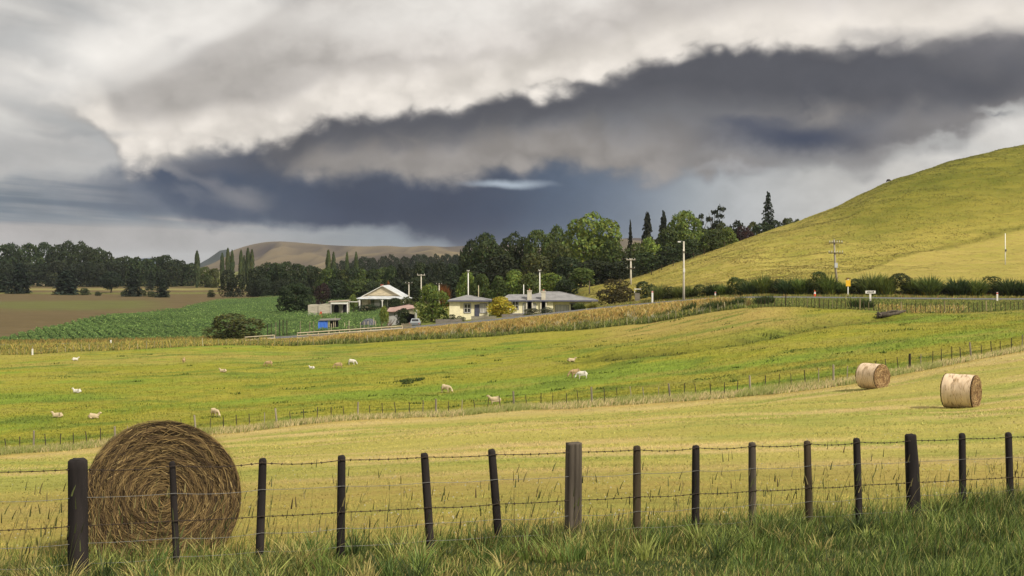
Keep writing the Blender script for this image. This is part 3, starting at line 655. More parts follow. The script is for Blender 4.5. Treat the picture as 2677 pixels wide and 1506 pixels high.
# --- toetoe hedge along the road on the right
HD = [(1722, 741, 42), (1750, 744, 40), (1778, 742, 38), (1806, 742, 36), (1832, 738, 44), (1866, 741, 40), (1896, 736, 40), (1926, 722, 50), (1962, 734, 42), (1996, 718, 52), (2030, 731, 46), (2062, 726, 46), (2098, 716, 54), (2134, 708, 56), (2168, 713, 46), (2206, 738, 48), (2240, 722, 50), (2274, 706, 60), (2312, 716, 52), (2350, 711, 60), (2392, 720, 52), (2428, 710, 60), (2466, 738, 40), (2502, 716, 60), (2546, 728, 54), (2590, 714, 60), (2636, 718, 62), (2682, 726, 62), (2730, 720, 62)]
for i, (u, vt, wp) in enumerate(HD):
    u2 = u + random.uniform(-4, 4); d = float(gl(dN, u)) + ROADW + 3.4 + random.uniform(-0.6, 1.4)
    tree('roadside_shrub', 'bush' if i % 3 == 1 else 'fountain', u2, d, vt - 8 + random.uniform(-3, 8) + (9 if i % 3 == 1 else 0), wp*1.25, random.choice(('mid', 'dark', 'mid', 'olive')), ('dark grassy shrub of the roadside hedge below the hill, ' + ORD[i] + ' from its left end'), 'shrub', 'shrubs of the roadside hedge', tr=False)
# ------------------------------------------------------------------ materials of built things
M['postdark'] = simple_mat('dark_post', alb(52, 46, 44), 0.9, 0.5, 7, 0.7, 0.01, objcol=False, stretch=(1, 1, 0.12), detail=7)
M['postgrey'] = simple_mat('grey_post', alb(104, 94, 82), 0.9, 0.5, 9, 0.9, 0.012, stretch=(1, 1, 0.07), detail=7)
M['postbrown'] = simple_mat('brown_post', alb(82, 70, 54), 0.9, 0.5, 8, 0.7, 0.01, stretch=(1, 1, 0.1), detail=7)
M['wire'] = simple_mat('wire', alb(150, 148, 142), 0.5, 0.2, 30, 0, metal=0.5)
M['barb'] = simple_mat('rusty_wire', alb(74, 62, 52), 0.8, 0.3, 40, 0)
M['batten'] = simple_mat('batten', None, 0.9, 0.35, 5, 0.4, 0.01, objcol=True, stretch=(1, 1, 0.2))
M['paint'] = simple_mat('paint', None, 0.6, 0.12, 2.0, 0.1, 0.01, objcol=True)
M['weatherboard'] = simple_mat('weatherboard', None, 0.85, 0.32, 1.4, 0.3, 0.02, objcol=True, stretch=(0.5, 0.5, 4))
M['roofing'] = simple_mat('roofing', None, 0.7, 0.22, 0.9, 0.25, 0.03, objcol=True, stretch=(1, 1, 1), spec=0.2)
M['glass'] = simple_mat('glass', alb(58, 58, 62), 0.12, 0.3, 1.5, 0, spec=0.6)
M['darkness'] = simple_mat('dark_interior', alb(44, 42, 46), 0.9, 0.3, 2, 0)
M['steel'] = simple_mat('steel', alb(120, 124, 128), 0.4, 0.15, 3, 0, metal=0.6)
M['rubber'] = simple_mat('rubber', alb(40, 40, 42), 0.8, 0.2, 9, 0.1)
C = {k: tuple(np.minimum(np.array(alb(*v, 1.42)), 0.84)) for k, v in dict(white=(232, 228, 218), cream=(238, 228, 192), beige=(206, 190, 160), roofgrey=(136, 134, 132), iron=(190, 192, 192), trim=(92, 92, 112), brick=(150, 84, 70), rust=(172, 142, 130), concrete=(205, 196, 178), wood=(150, 134, 112),
     darkwood=(92, 80, 66), blue=(70, 116, 205), dgrey=(86, 86, 92), silver=(160, 164, 166), orange=(230, 80, 40), yellow=(232, 182, 50), red=(200, 60, 40), palewood=(196, 182, 152), green=(116, 124, 104)).items()}

# ------------------------------------------------------------------ the front fence
fdir = P1 - P0; flen = np.linalg.norm(fdir); fdir = fdir/flen; fnrm = np.array((-fdir[1], fdir[0]))
FR = [  # u top, u base, v top, width px, style, label
    (203, 205, 1200, 51, 'round', 'thick dark rounded post at the left end'), (450, 466, 1207, 17, 'batten', None), (687, 676, 1199, 21, 'batten', None), (893, 890, 1191, 21, 'batten', None), (1109, 1131, 1185, 21, 'batten', None),
    (1285, 1311, 1175, 21, 'batten', None), (1500, 1497, 1158, 40, 'split', 'thick pale grey split post with a long vertical crack'), (1665, 1665, 1166, 21, 'mossy', None), (1819, 1818, 1165, 21, 'batten', None), (1966, 1968, 1157, 21, 'grey', None),
    (2110, 2118, 1153, 20, 'mossy', None), (2239, 2248, 1146, 20, 'batten', None), (2382, 2391, 1135, 34, 'wide', 'wide dark post that is notched narrower at the top right'), (2515, 2518, 1133, 19, 'batten', None), (2636, 2644, 1131, 19, 'batten', None),
    (2760, 2766, 1126, 19, 'batten', None), (2880, 2884, 1122, 18, 'batten', None), (2990, 2992, 1119, 18, 'batten', None), (3095, 3099, 1116, 18, 'mossy', None), (3200, 3202, 1113, 18, 'batten', None), (-560, -556, 1228, 20, 'batten', None), (-40, -36, 1215, 19, 'batten', None), (-290, -290, 1222, 20, 'batten', None)]
ff = empty('wire_fence', (P0[0], P0[1], gz(*P0)))
tag(ff, 'dark post and barbed wire fence across the foreground before the hay field', 'fence')
fo = np.array(ff.location)
def chisel(m, bx, by, zb, tx, ty, zt, w, dpt, rnd=0.15, n=10, notch=0.0, ring=None):
    if ring: n = len(ring)
    """tapering, slightly rounded post with a worn top"""
    lv = [(0, 1.06), (0.35, 1.02), (0.72, 1.0), (0.93, 0.98), (0.985, 0.95), (1.0, 0.72)]
    rings = []
    for t, s in lv:
        cx, cy = bx + (tx-bx)*t, by + (ty-by)*t; r = []
        for j in range(n):
            a = 2*math.pi*(j+0.5)/n; px = math.cos(a); py = math.sin(a); k = (abs(px)**4 + abs(py)**4)**-0.25; k = k*(1-rnd*2) + rnd*2
            wx = w*(1.0 + 0.03*math.sin(7*t + j)); X = px*k*wx*0.5*s; Yy = py*k*dpt*0.5*s
            if ring: X = ring[j][0]*w*(s if s > .9 else .96); Yy = ring[j][1]*dpt*(s if s > .9 else .96)
            if notch and t > 0.7 and X > 0: X *= 1 - notch*min(1, (t-0.7)/0.12)
            elif notch: X *= 1.0 + 0.12*(1-t)*(X > 0)
            r.append((cx + X*fdir[0] - Yy*fdir[1]*-1*0 + Yy*fnrm[0], cy + X*fdir[1] + Yy*fnrm[1], zb + (zt-zb)*t + (0.006*math.sin(j*2.1) if t > .98 else 0)))
        rings.append(r)
    vs = [p for r in rings for p in r]; k = len(lv)
    fs = [(i*n+j, i*n+(j+1) % n, (i+1)*n+(j+1) % n, (i+1)*n+j) for i in range(k-1) for j in range(n)] + [tuple(range(n))[::-1], tuple((k-1)*n+j for j in range(n))]
    m.add(vs, fs)
for ut, ub, vt, wp, sty, lb in FR:
    d = float(fence_d(ut)); x = (ut-UC)/F*d; zt = top_z(vt, d); db = float(fence_d(ub)); xb = (ub-UC)/F*db; zb = gz(xb, db) - 0.25
    w_ = wp/F*d; m = MB()
    if sty == 'round': chisel(m, xb-fo[0], db-fo[1], zb-fo[2], x-fo[0], d-fo[1], zt-fo[2], w_, w_*0.95, 0.35, 14); mt = 'postdark'
    elif sty == 'wide': chisel(m, xb-fo[0], db-fo[1], zb-fo[2], x-fo[0], d-fo[1], zt-fo[2], w_*1.1, w_*0.7, 0.15, 12, 0.32); mt = 'postdark'
    elif sty == 'split':
        chisel(m, xb-fo[0], db-fo[1], zb-fo[2], x-fo[0], d-fo[1], zt-fo[2], w_, w_*0.9, ring=[(.5, -.22), (.48, .3), (.3, .46), (-.3, .46), (-.48, .3), (-.5, -.25), (-.42, -.44), (-.165, -.47), (-.125, .05), (-.085, -.47), (.16, -.46), (.19, -.34), (.22, -.46), (.43, -.42)])
        mt = 'postgrey'
    else: chisel(m, xb-fo[0], db-fo[1], zb-fo[2], x-fo[0], d-fo[1], zt-fo[2], w_, w_*0.75, 0.12, 10); mt = {'batten': 'postdark', 'mossy': 'postbrown', 'grey': 'postgrey'}[sty]
    o = m.build('post', M[mt], ff, True)
    if lb: o['label'] = lb
    if mt == 'postgrey' and sty == 'grey': o['label'] = 'pale weathered grey batten'
# wires: sagging between posts
allp = sorted((float(((ub*0.4+ut*0.6)-UC)/F*fence_d(ub*0.4+ut*0.6)), float(fence_d(ub*0.4+ut*0.6))) for ut, ub, vt, wp, s, l in FR)
def wire_path(dz, sag, off):
    pts = []
    for (ax, ay), (bx, by) in zip(allp[:-1], allp[1:]):
        sg = sag*random.uniform(0.3, 1.3)
        for k in range(8):
            t = k/8; x = ax + (bx-ax)*t; y = ay + (by-ay)*t; s = ((np.array((x, y)) - P0) @ fdir)/flen
            zw = CAMZ - 1.99 - 0.375*s - (1.045 - dz) - sg*4*t*(1-t)
            pts.append((x - fnrm[0]*off - fo[0], y - fnrm[1]*off - fo[1], zw - fo[2]))
    return pts
for dz, barbed, sag in ((1.05, True, 0.022), (0.775, False, 0.02), (0.50, True, 0.012), (0.33, False, 0.02), (0.14, False, 0.02)):
    m = MB(); pts = wire_path(dz, sag, 0.045)
    if barbed:
        m.tube(pts, 0.0042, 5)
        seg = np.array(pts); L = np.concatenate([[0], np.cumsum(np.linalg.norm(np.diff(seg, axis=0), axis=1))])
        for s in np.arange(0.05, L[-1], 0.105):
            p = [np.interp(s, L, seg[:, i]) for i in range(3)]; r_ = lambda: random.uniform(-1, 1)
            for _ in range(2):
                dv = Vector((0.35*r_(), 0.5*r_(), r_())).normalized()*0.016
                m.tube([Vector(p)-dv, Vector(p)+dv], [0.0028, 0.0016], 4)
            m.tube([Vector(p)-Vector((0.011, 0, 0)), Vector(p)+Vector((0.011, 0, 0))], 0.0065, 5)
    else: m.tube(pts, 0.0024, 5)
    o = m.build('wire', M['barb' if barbed else 'wire'], ff, True)
    if barbed: o['label'] = 'dark rusty barbed wire'

# ------------------------------------------------------------------ field fences
def field_fence(name, label, pts, space, h, big_every, cols, wires, lean=0.06, w0=0.05, bigw=0.12, start=None):
    """pts: (x, y) polyline"""
    p = np.array(pts); L = np.concatenate([[0], np.cumsum(np.linalg.norm(np.diff(p, axis=0), axis=1))])
    x0, y0 = p[len(p)//2]; e = empty(name, (x0, y0, gz(x0, y0))); tag(e, label, 'fence'); o0 = np.array(e.location); tops = []; n = 0
    for s in np.arange(0, L[-1], space):
        x = np.interp(s, L, p[:, 0]) + random.uniform(-.06, .06); y = np.interp(s, L, p[:, 1]) + random.uniform(-.1, .1); z = gz(x, y)
        bg_ = big_every and n % big_every == big_every-1; hh = h*(random.uniform(0.86, 1.06) + (0.16 if bg_ else 0)); w_ = (bigw if bg_ else w0)*random.uniform(0.85, 1.15)
        lx = random.uniform(-lean, lean) - lean*0.4; m = MB()
        m.tube([(x-o0[0], y-o0[1], z-0.3-o0[2]), (x-o0[0]+lx*hh*0.5, y-o0[1], z+hh*0.5-o0[2]), (x-o0[0]+lx*hh, y-o0[1]+random.uniform(-.03, .03), z+hh-o0[2])], [w_*0.62, w_*0.6, w_*0.55], 6)
        c = cols[1] if (bg_ and random.random() < 0.75) else cols[0] if random.random() < 0.85 else cols[1]
        m.build('post', M['batten'], e, color=tuple(np.array(c)*random.uniform(0.8, 1.2))); tops.append((x+lx*hh*.9-o0[0], y-o0[1], z-o0[2])); n += 1
    for hw in wires:
        m = MB(); m.tube([(a, b+0.03, c + hw) for a, b, c in tops], 0.004, 4); m.build('wire', M['barb'], e)
    return e
us = np.arange(-90, 2780, 20.0); ds = gl(dM, us)
field_fence('wire_fence', 'long leaning batten fence between hay field and sheep pasture', [((u-UC)/F*d, d) for u, d in zip(us, ds)], 1.0, 1.12, 6, (alb(84, 76, 64), alb(176, 164, 142)), (1.05, 0.8, 0.55), 0.10, 0.055, 0.13)
us = np.arange(-40, 1976, 20.0); ds = gl(dR, us)
field_fence('wire_fence', 'pale batten fence at the foot of the grassy roadside bank', [((u-UC)/F*d, d) for u, d in zip(us, ds)], 1.22, 1.05, 7, (alb(176, 166, 128), alb(196, 186, 150)), (0.95, 0.6), 0.05, 0.055, 0.1)
us = np.arange(1982, 2760, 14.0); ds = gl(dR, us)
field_fence('wire_fence', 'dark batten fence below the road on the right', [((u-UC)/F*d, d) for u, d in zip(us, ds)], 0.56, 1.25, 9, (alb(84, 72, 56), alb(168, 152, 116)), (1.1, 0.8, 0.5), 0.05, 0.06, 0.13)
hp = [hit(u, v, 195, 330) for u, v in ((1703, 719), (1730, 707), (1760, 696), (1814, 675), (1842, 665), (1870, 653), (1894, 645), (1920, 634), (1945, 623), (1972, 613), (1999, 601))]
e = empty('wire_fence', hp[5]); tag(e, 'sparse row of small dark fence posts up the shoulder of the hill', 'fence')
for x, y, z in hp:
    m = MB(); m.tube([(x-hp[5][0], y-hp[5][1], z-0.3-hp[5][2]), (x-hp[5][0]+random.uniform(-.08, .02), y-hp[5][1], z+1.25-hp[5][2])], 0.09, 6); m.build('post', M['batten'], e, color=alb(80, 66, 52))
m = MB(); m.tube([(x-hp[5][0], y-hp[5][1], z+0.95-hp[5][2]) for x, y, z in hp], 0.008, 4); m.build('wire', M['barb'], e)
# timber rail fences beside the road
def rail_fence(label, ua, va, ub, vb, d, rails, h, color, npost):
    xa, ya, za = (ua-UC)/F*d, d, top_z(va, d); xb, yb, zb = (ub-UC)/F*d, d, top_z(vb, d)
    e = empty('rail_fence', (xa, ya, gz(xa, ya))); tag(e, label, 'fence'); o0 = np.array(e.location)
    for r in rails:
        m = MB(); m.tube([(0, 0, za - h + r*h - o0[2]), (xb-xa, yb-ya, zb - h + r*h - o0[2])], 0.085, 4); m.build('rail', M['paint'], e, color=color)
    for k in range(npost):
        t = k/(npost-1); x = (xb-xa)*t; zz = za + (zb-za)*t; m = MB(); m.box(x-0.07, x+0.07, 0.06, 0.18, min(gz(xa+x, ya), zz-h) - 0.2 - o0[2], zz + 0.05 - o0[2]); m.build('post', M['paint'], e, color=color)
rail_fence('long pale timber rail fence running up to the garage', 777, 871, 1052, 852.5, 204, (0.12, 0.55, 1.0), 0.95, C['palewood'], 11)
rail_fence('short pale timber rail fence under the big domed tree', 640, 882, 717, 876.5, 202, (0.35, 1.0), 0.8, C['palewood'], 4)
def board_fence(label, ua, ub, vt, vb, d, color):
    x0, x1 = (ua-UC)/F*d, (ub-UC)/F*d; z0, z1 = top_z(vb, d), top_z(vt, d); e = empty('board_fence', (x0, d, z0)); tag(e, label, 'fence'); x = 0; m = MB()
    while x < x1-x0:
        w_ = 0.14*random.uniform(0.9, 1.1); hh = (z1-z0)*random.uniform(0.9, 1.03); m.box(x, x+w_, 0, 0.025, -0.3, hh); x += w_ + 0.02
    m.build('boards', M['weatherboard'], e, color=color); m = MB(); m.box(0, x1-x0, 0.03, 0.08, (z1-z0)*0.7, (z1-z0)*0.7+0.08); m.build('rail', M['weatherboard'], e, color=color)
board_fence('grey paling fence in front of the small cream house', 1139, 1208, 834, 846, 210, alb(150, 142, 130)); board_fence('grey paling fence below the yellow shrub', 1232, 1296, 826, 838, 211, alb(158, 150, 134)); board_fence('grey paling fence at the near corner of the cream house', 1312, 1372, 821, 833, 212.5, alb(150, 140, 132)); board_fence('short paling gate beside the parked pickup', 1049, 1076, 845, 861, 208, alb(158, 144, 118))
# tall garden posts by the domed tree
e = empty('garden_fence', at(735, 213)); tag(e, 'row of tall dark garden posts right of the domed tree', 'fence'); o0 = np.array(e.location)
for u, vt, vb, cl in ((699, 847, 876, 0), (709, 845, 875, 0), (721, 843, 872, 1), (731, 836, 869, 0), (740, 837, 868, 0), (750, 838, 868, 0), (785, 840, 867, 1), (810, 841, 866, 1), (820, 840, 866, 1)):
    d = 214; x = (u-UC)/F*d; m = MB(); m.tube([(x-o0[0], d-o0[1], top_z(vb, d)-0.6-o0[2]), (x-o0[0], d-o0[1], top_z(vt, d)-o0[2])], 0.075, 6); m.build('post', M['batten'], e, color=alb(70, 60, 50) if not cl else alb(150, 140, 112))

# ------------------------------------------------------------------ power poles
POLE_TOP = {}
def pole(key, u, vt, vb, d, label, w0=0.16, color=None, arms=(), box=(), lamp=False, lean=0.0, cat='power pole'):
    x = (u-UC)/F*d; zt = top_z(vt, d); zb = min(gz(x, d), top_z(vb, d)); h = zt - zb; e = empty('power_pole', (x, d, zb)); tag(e, label, cat); color = color or C['concrete']
    m = MB(); m.tube([(lean*h*.05, 0, -0.5), (0, 0, h*0.4), (-lean*h*0.03, 0, h)], [w0*1.25, w0, w0*0.72], 8); m.build('pole', M['paint'], e, True, color=color)
    for fz, hw, ins, cl in arms:
        z = zt - zb - fz; m = MB(); m.box(-hw, hw, -w0-0.10, -w0, z-0.07, z+0.07); a = m.build('crossarm', M['batten'], e, color=cl)
        for k in range(ins):
            px = -hw + 0.12 + (2*hw-0.24)*k/max(1, ins-1); m = MB(); m.tube([(px, -w0-0.05, z+0.07), (px, -w0-0.05, z+0.22), (px, -w0-0.05, z+0.36)], [0.02, 0.055, 0.04], 6); m.build('insulator', M['paint'], a, color=C['white'])
    for fz, bw, bh, cl in box:
        m = MB(); m.box(-bw/2, bw/2, -w0-0.34, -w0*0.8, h-fz-bh, h-fz); m.build('box', M['paint'], e, color=cl)
    if lamp:
        m = MB(); m.tube([(0, 0, h-0.15), (-0.35, -0.15, h+0.05), (-0.55, -0.2, h)], 0.045, 6); a = m.build('lamp_arm', M['steel'], e); m = MB(); m.box(-0.95, -0.5, -0.34, -0.06, h-0.16, h+0.02); m.build('lamp_head', M['paint'], a, color=C['white'])
    POLE_TOP[key] = (x - lean*h*0.03, d - w0, zt); return e
DW = alb(96, 86, 74)
pole('a', 1069, 738, 781, 325, 'pale power pole just right of the gabled house', 0.15, None, ((0.25, 0.95, 2, DW),)); pole('b', 1101, 717, 775, 290, 'taller pale power pole behind the dense green tree', 0.15, None, ((0.2, 0.95, 2, C['concrete']),)); pole('c', 1148, 741, 775, 370, 'small pale power pole by the spiky palm', 0.22, None, ((0.2, 0.9, 2, DW),))
pole('d', 1224, 707, 766, 262, 'white power pole behind the small cream house roof', 0.135, C['white'], ((0.25, 0.36, 2, DW),)); pole('e', 1411, 706, 770, 255, 'white power pole standing behind the main cream roof', 0.135, C['white'], ((0.25, 0.36, 2, DW),))
pole('f', 1369, 744, 775, 250, 'thin short white pole left of the chimneys', 0.10, C['white']); pole('g', 1251, 746, 772, 258, 'thin short pole behind the small cream house', 0.09, C['palewood'])
pole('h', 1649, 676, 733, 262, 'double crossarm power pole at the foot of the hill', 0.19, C['concrete'], ((0.25, 0.95, 4, C['concrete']), (2.1, 0.9, 2, DW)), ((1.5, 0.35, 0.5, C['concrete']),))
pole('i', 1787.5, 631, 787, 191, 'tall pale streetlight pole beside the road bend', 0.155, C['concrete'], ((1.6, 0.24, 1, DW),), ((4.2, 0.26, 0.6, C['white']),), True)
pole('j', 2184, 626, 738, 190, 'leaning grey power pole with two crossarms by the roadside hedge', 0.17, alb(178, 166, 146), ((0.55, 1.05, 6, DW), (2.1, 1.15, 6, DW)), ((3.6, 0.42, 0.75, C['iron']),), False, 1.0)
pole('k', 2628, 610, 692, hit(2628, 692, 180)[1], 'bare white pole standing on the mown hillside at far right', 0.095, C['white'], (), ((2.9, 0.22, 0.4, alb(120, 116, 108)),))
pole('l', 1541, 735, 776, 262, 'thin dark wooden pole above the end of the cream roof', 0.12, C['darkwood'])
def span(a, b, dx, dz, sag, label):
    p = Vector(POLE_TOP[a]) + Vector((dx, 0, dz)); q = Vector(POLE_TOP[b]) + Vector((dx, 0, dz)); m = MB()
    m.tube([p.lerp(q, t/14) - Vector((0, 0, sag*4*t/14*(1-t/14))) - p for t in range(15)], 0.018, 4); o = m.build('power_line', M['barb'], None, loc=p); tag(o, label, 'cable', 'power lines')
span('i', 'j', 0.0, -1.75, 1.0, 'sagging dark cable from streetlight pole to leaning hedge pole'); span('h', 'i', 0.0, -0.25, 0.6, 'thin cable from the double crossarm pole to the streetlight pole'); span('d', 'e', 0.3, -0.1, 0.7, 'thin cable between the two white poles behind the cream houses')
span('j', 'k', 0.5, -0.3, 1.2, 'thin cable from the leaning hedge pole up to the bare white pole') if False else None

# ------------------------------------------------------------------ road furniture
def post_thing(name, u, vt, vb, d, label, cat, w, capc=None, color=None, extra=None, group=None):
    x, y, z = at(u, d); zt = top_z(vt, d); e = empty(name, (x, y, z)); tag(e, label, cat, group); h = max(zt - z, 0.5); m = MB(); m.box(-w/2, w/2, -w*0.3, w*0.3, -0.3, h - (0.22 if capc else 0)); m.build('post', M['paint'], e, color=color or C['white'])
    if capc: m = MB(); m.box(-w/2, w/2, -w*0.3, w*0.3, h-0.218, h-0.06); m.build('reflector_band', M['paint'], e, color=capc); m = MB(); m.box(-w/2, w/2, -w*0.3, w*0.3, h-0.058, h); m.build('cap', M['paint'], e, color=C['white'])
    if extra: extra(e, h)
    return e
post_thing('marker_post', 290, 889, 907, 201, 'white marker post far left by the crop edge', 'road marker', 0.22); post_thing('marker_post', 85, 912, 929, 189.2, 'white marker post nearest the left edge, in the grass strip', 'road marker', 0.22)
post_thing('marker_post', 1870, 763, 781, 183 + 9.5, 'small white marker post with red band at the road bend', 'road marker', 0.2, C['red']); post_thing('marker_post', 1705.5, 761, 793, 197.5, 'tall white marker post with red top before the dark green bush', 'road marker', 0.26, C['red']); post_thing('marker_post', 2607, 764, 796, 163.5, 'white marker post with red band on the near roadside, far right', 'road marker', 0.2, C['red'])
def sign_y(e, h):
    m = MB(); m.box(-0.34, 0.34, -0.10, -0.06, h-1.2, h-0.3); m.build('sign_panel', M['paint'], e, color=C['yellow']); m = MB(); m.box(-0.45, -0.1, -0.10, -0.06, h-0.24, h-0.1); m.box(-0.28, 0.36, -0.10, -0.06, h-0.09, h+0.05); m.build('top_plate', M['paint'], e, color=alb(120, 92, 40))
post_thing('road_sign', 2217, 727, 774, gl(dN, 2217) + ROADW + 2, 'yellow road sign on a white post before the hedge', 'sign', 0.14, extra=sign_y)
def sign_w(e, h):
    m = MB(); m.box(-0.66, 0.66, -0.14, -0.09, h-0.36, h); s = m.build('sign_panel', M['paint'], e, color=C['white']); m = MB()
    for k, (a, b) in enumerate(((-.48, -.36), (-.33, -.2), (-.17, -.08), (-.04, .1), (.14, .26), (.3, .46))): m.box(a, b, -0.145, -0.138, h-0.27 + 0.02*(k % 2), h-0.11 + 0.02*(k % 3))
    m.build('lettering', M['paint'], s, color=alb(60, 60, 62))
post_thing('road_sign', 2275, 760, 790, 160.5, 'small white name sign on a thick white post below the road', 'sign', 0.24, extra=sign_w)
x, y, z = at(2130, gl(dN, 2130) + ROADW + 1.2); e = empty('traffic_cone', (x, y, z)); tag(e, 'orange traffic cone with white band before the hedge', 'cone')
m = MB(); m.box(-0.24, 0.24, -0.24, 0.24, -0.02, 0.07); m.tube([(0, 0, 0.072), (0, 0, 0.42)], [0.24, 0.155], 12); m.build('body', M['paint'], e, color=C['orange']); m = MB(); m.tube([(0, 0, 0.422), (0, 0, 0.74)], [0.155, 0.09], 12); m.build('white_band', M['paint'], e, color=C['white']); m = MB(); m.tube([(0, 0, 0.742), (0, 0, 0.95)], [0.089, 0.045], 12); m.build('tip', M['paint'], e, color=C['orange'])
x, y, z = at(1666, 208); e = empty('letter_box', (x, y, z)); tag(e, 'grey letter box on a stand before the brown bush', 'letterbox'); m = MB(); m.box(-0.42, 0.42, -0.2, 0.2, -0.2, 1.3); m.build('stand', M['weatherboard'], e, color=alb(140, 132, 120)); m = MB(); m.box(-0.5, 0.6, -0.22, 0.22, 1.9, 2.02); m.box(-0.48, -0.4, -0.05, 0.05, 1.3, 1.9); m.build('bracket', M['paint'], e, color=C['white'])

# ------------------------------------------------------------------ log, straw heap, hill rock
x, y, z = hit(2300, 836); e = empty('fallen_log', (x, y, z)); tag(e, 'grey weathered fallen log with root plate at the head of the gully', 'log')
m = MB(); m.tube([(0.2, 0.1, 0.42), (1.2, 0.5, 0.5), (2.3, 1.0, 0.62), (3.5, 1.6, 0.85)], [0.36, 0.32, 0.24, 0.08], 10); m.tube([(0.6, 0.2, 0.6), (1.4, 0.3, 0.85), (2.4, 0.8, 0.9)], [0.14, 0.12, 0.04], 7); m.build('trunk', M['postgrey'], e, True)
m = MB()
for k in range(11): a = k*0.57; r = random.uniform(0.4, 0.75); m.tube([(0.15, 0.05, 0.42), (-0.12, r*.5*math.cos(a)*.8, 0.42+r*.5*math.sin(a)*.7), (-0.2+random.uniform(-.2, .2), r*math.cos(a)*.9, max(-0.1, 0.42+r*math.sin(a)*.75))], [0.24, 0.14, 0.03], 6)
m.build('roots', M['postgrey'], e, True)
x, y, z = at(103, 760); m = MB(); m.tube([(0, 0, -0.3), (0, 0, 1.2), (0.3, 0, 2.1), (0.4, 0, 2.6)], [3.6, 3.1, 1.9, 0.4], 14); o = m.build('straw_heap', M['batten'], None, True, (x, y, z), alb(196, 176, 140)); tag(o, 'pale straw heap at the foot of the far left wood', 'heap')
x, y, z = at(2323, float(gl(dC, 2323)) - 4); m = MB(); m.tube([(-0.6, 0, -0.1), (-0.25, 0, 0.2), (0.2, 0.1, 0.3), (0.6, 0, 0.05)], [0.08, 0.28, 0.24, 0.08], 7); o = m.build('rock', M['batten'], None, True, (x, y, z+0.2), alb(70, 64, 56)); tag(o, 'small dark rock on the skyline of the hill', 'rock')
# ------------------------------------------------------------------ houses (local x to the right, y away from the camera, z up)
def window(parent, x0, x1, z0, z1, y, cols, rows, color, glass=None, sash=None):
    """frame, mullions and glass proud of a wall at y"""
    fw = 0.09; m = MB(); m.box(x0-fw, x0, y-0.07, y-0.003, z0-fw, z1+fw); m.box(x1, x1+fw, y-0.07, y-0.003, z0-fw, z1+fw); m.box(x0, x1, y-0.07, y-0.003, z1, z1+fw); m.box(x0, x1, y-0.09, y-0.003, z0-fw, z0)
    w_ = m.build('window', M['paint'], parent, color=color)
    m = MB(); m.box(x0, x1, y-0.025, y-0.006, z0, z1); m.build('pane', glass or M['glass'], w_, color=C['white'])
    m = MB()
    for k in range(1, cols): c = x0 + (x1-x0)*k/cols; m.box(c-0.035, c+0.035, y-0.055, y-0.028, z0, z1)
    for k in range(1, rows): c = z0 + (z1-z0)*k/rows; m.box(x0, x1, y-0.058, y-0.030, c-0.035, c+0.035)
    m.box(x0, x0+0.06, y-0.06, y-0.029, z0, z1); m.box(x1-0.06, x1, y-0.06, y-0.029, z0, z1); m.box(x0, x1, y-0.062, y-0.031, z1-0.06, z1); m.box(x0, x1, y-0.064, y-0.032, z0, z0+0.07)
    m.build('glazing_bars', M['paint'], w_, color=sash or C['white']); return w_
M['curtain'] = simple_mat('curtained_glass', alb(206, 202, 190), 0.3, 0.25, 2.2, 0, stretch=(6, 1, 0.3), spec=0.6)
def hip_roof(parent, x0, x1, y0, y1, z, rise, ridge, color, thick=0.22, fasc=None, name='roof'):
    """hip roof over a rectangle; ridge = (rx0, rx1) along x"""
    ym = (y0+y1)/2; v = [(x0, y0, z), (x1, y0, z), (x1, y1, z), (x0, y1, z), (ridge[0], ym, z+rise), (ridge[1], ym, z+rise)]
    m = MB(); m.add(v, [(0, 1, 5, 4), (1, 2, 5), (2, 3, 4, 5), (3, 0, 4), (3, 2, 1, 0)]); r = m.build(name, M['roofing'], parent, color=color)
    m = MB()
    for a, b in ((v[4], v[5]), (v[0], v[4]), (v[1], v[5])): m.tube([a, b], 0.07, 5)
    m.build('ridge_cap', M['roofing'], r, color=tuple(np.array(color)*1.1))
    m = MB(); e = 0.06
    m.box(x0-e, x1+e, y0-e, y0, z-thick, z+0.02); m.box(x0-e, x0, y0, y1, z-thick, z+0.02); m.box(x1, x1+e, y0, y1, z-thick, z+0.02); m.box(x0-e, x1+e, y1, y1+e, z-thick, z+0.02); m.build('gutter', M['paint'], r, color=fasc or C['trim']); return r
def chimney(parent, x0, x1, y0, y1, z0, zn, z1, color):
    m = MB(); m.box(x0, x1, y0, y1, z0, z1); m.box(x0-0.07, x1+0.07, y0-0.07, y1+0.07, z1, z1+0.18); m.box(x0-0.25, x1+0.25, y0, y1-0.02, z0, zn); c = m.build('chimney', M['paint'], parent, color=color)
    m = MB(); m.tube([((x0+x1)/2, (y0+y1)/2, z1+0.18), ((x0+x1)/2, (y0+y1)/2, z1+0.5)], [0.16, 0.12], 8); m.build('chimney_pot', M['paint'], c, color=alb(180, 120, 90))

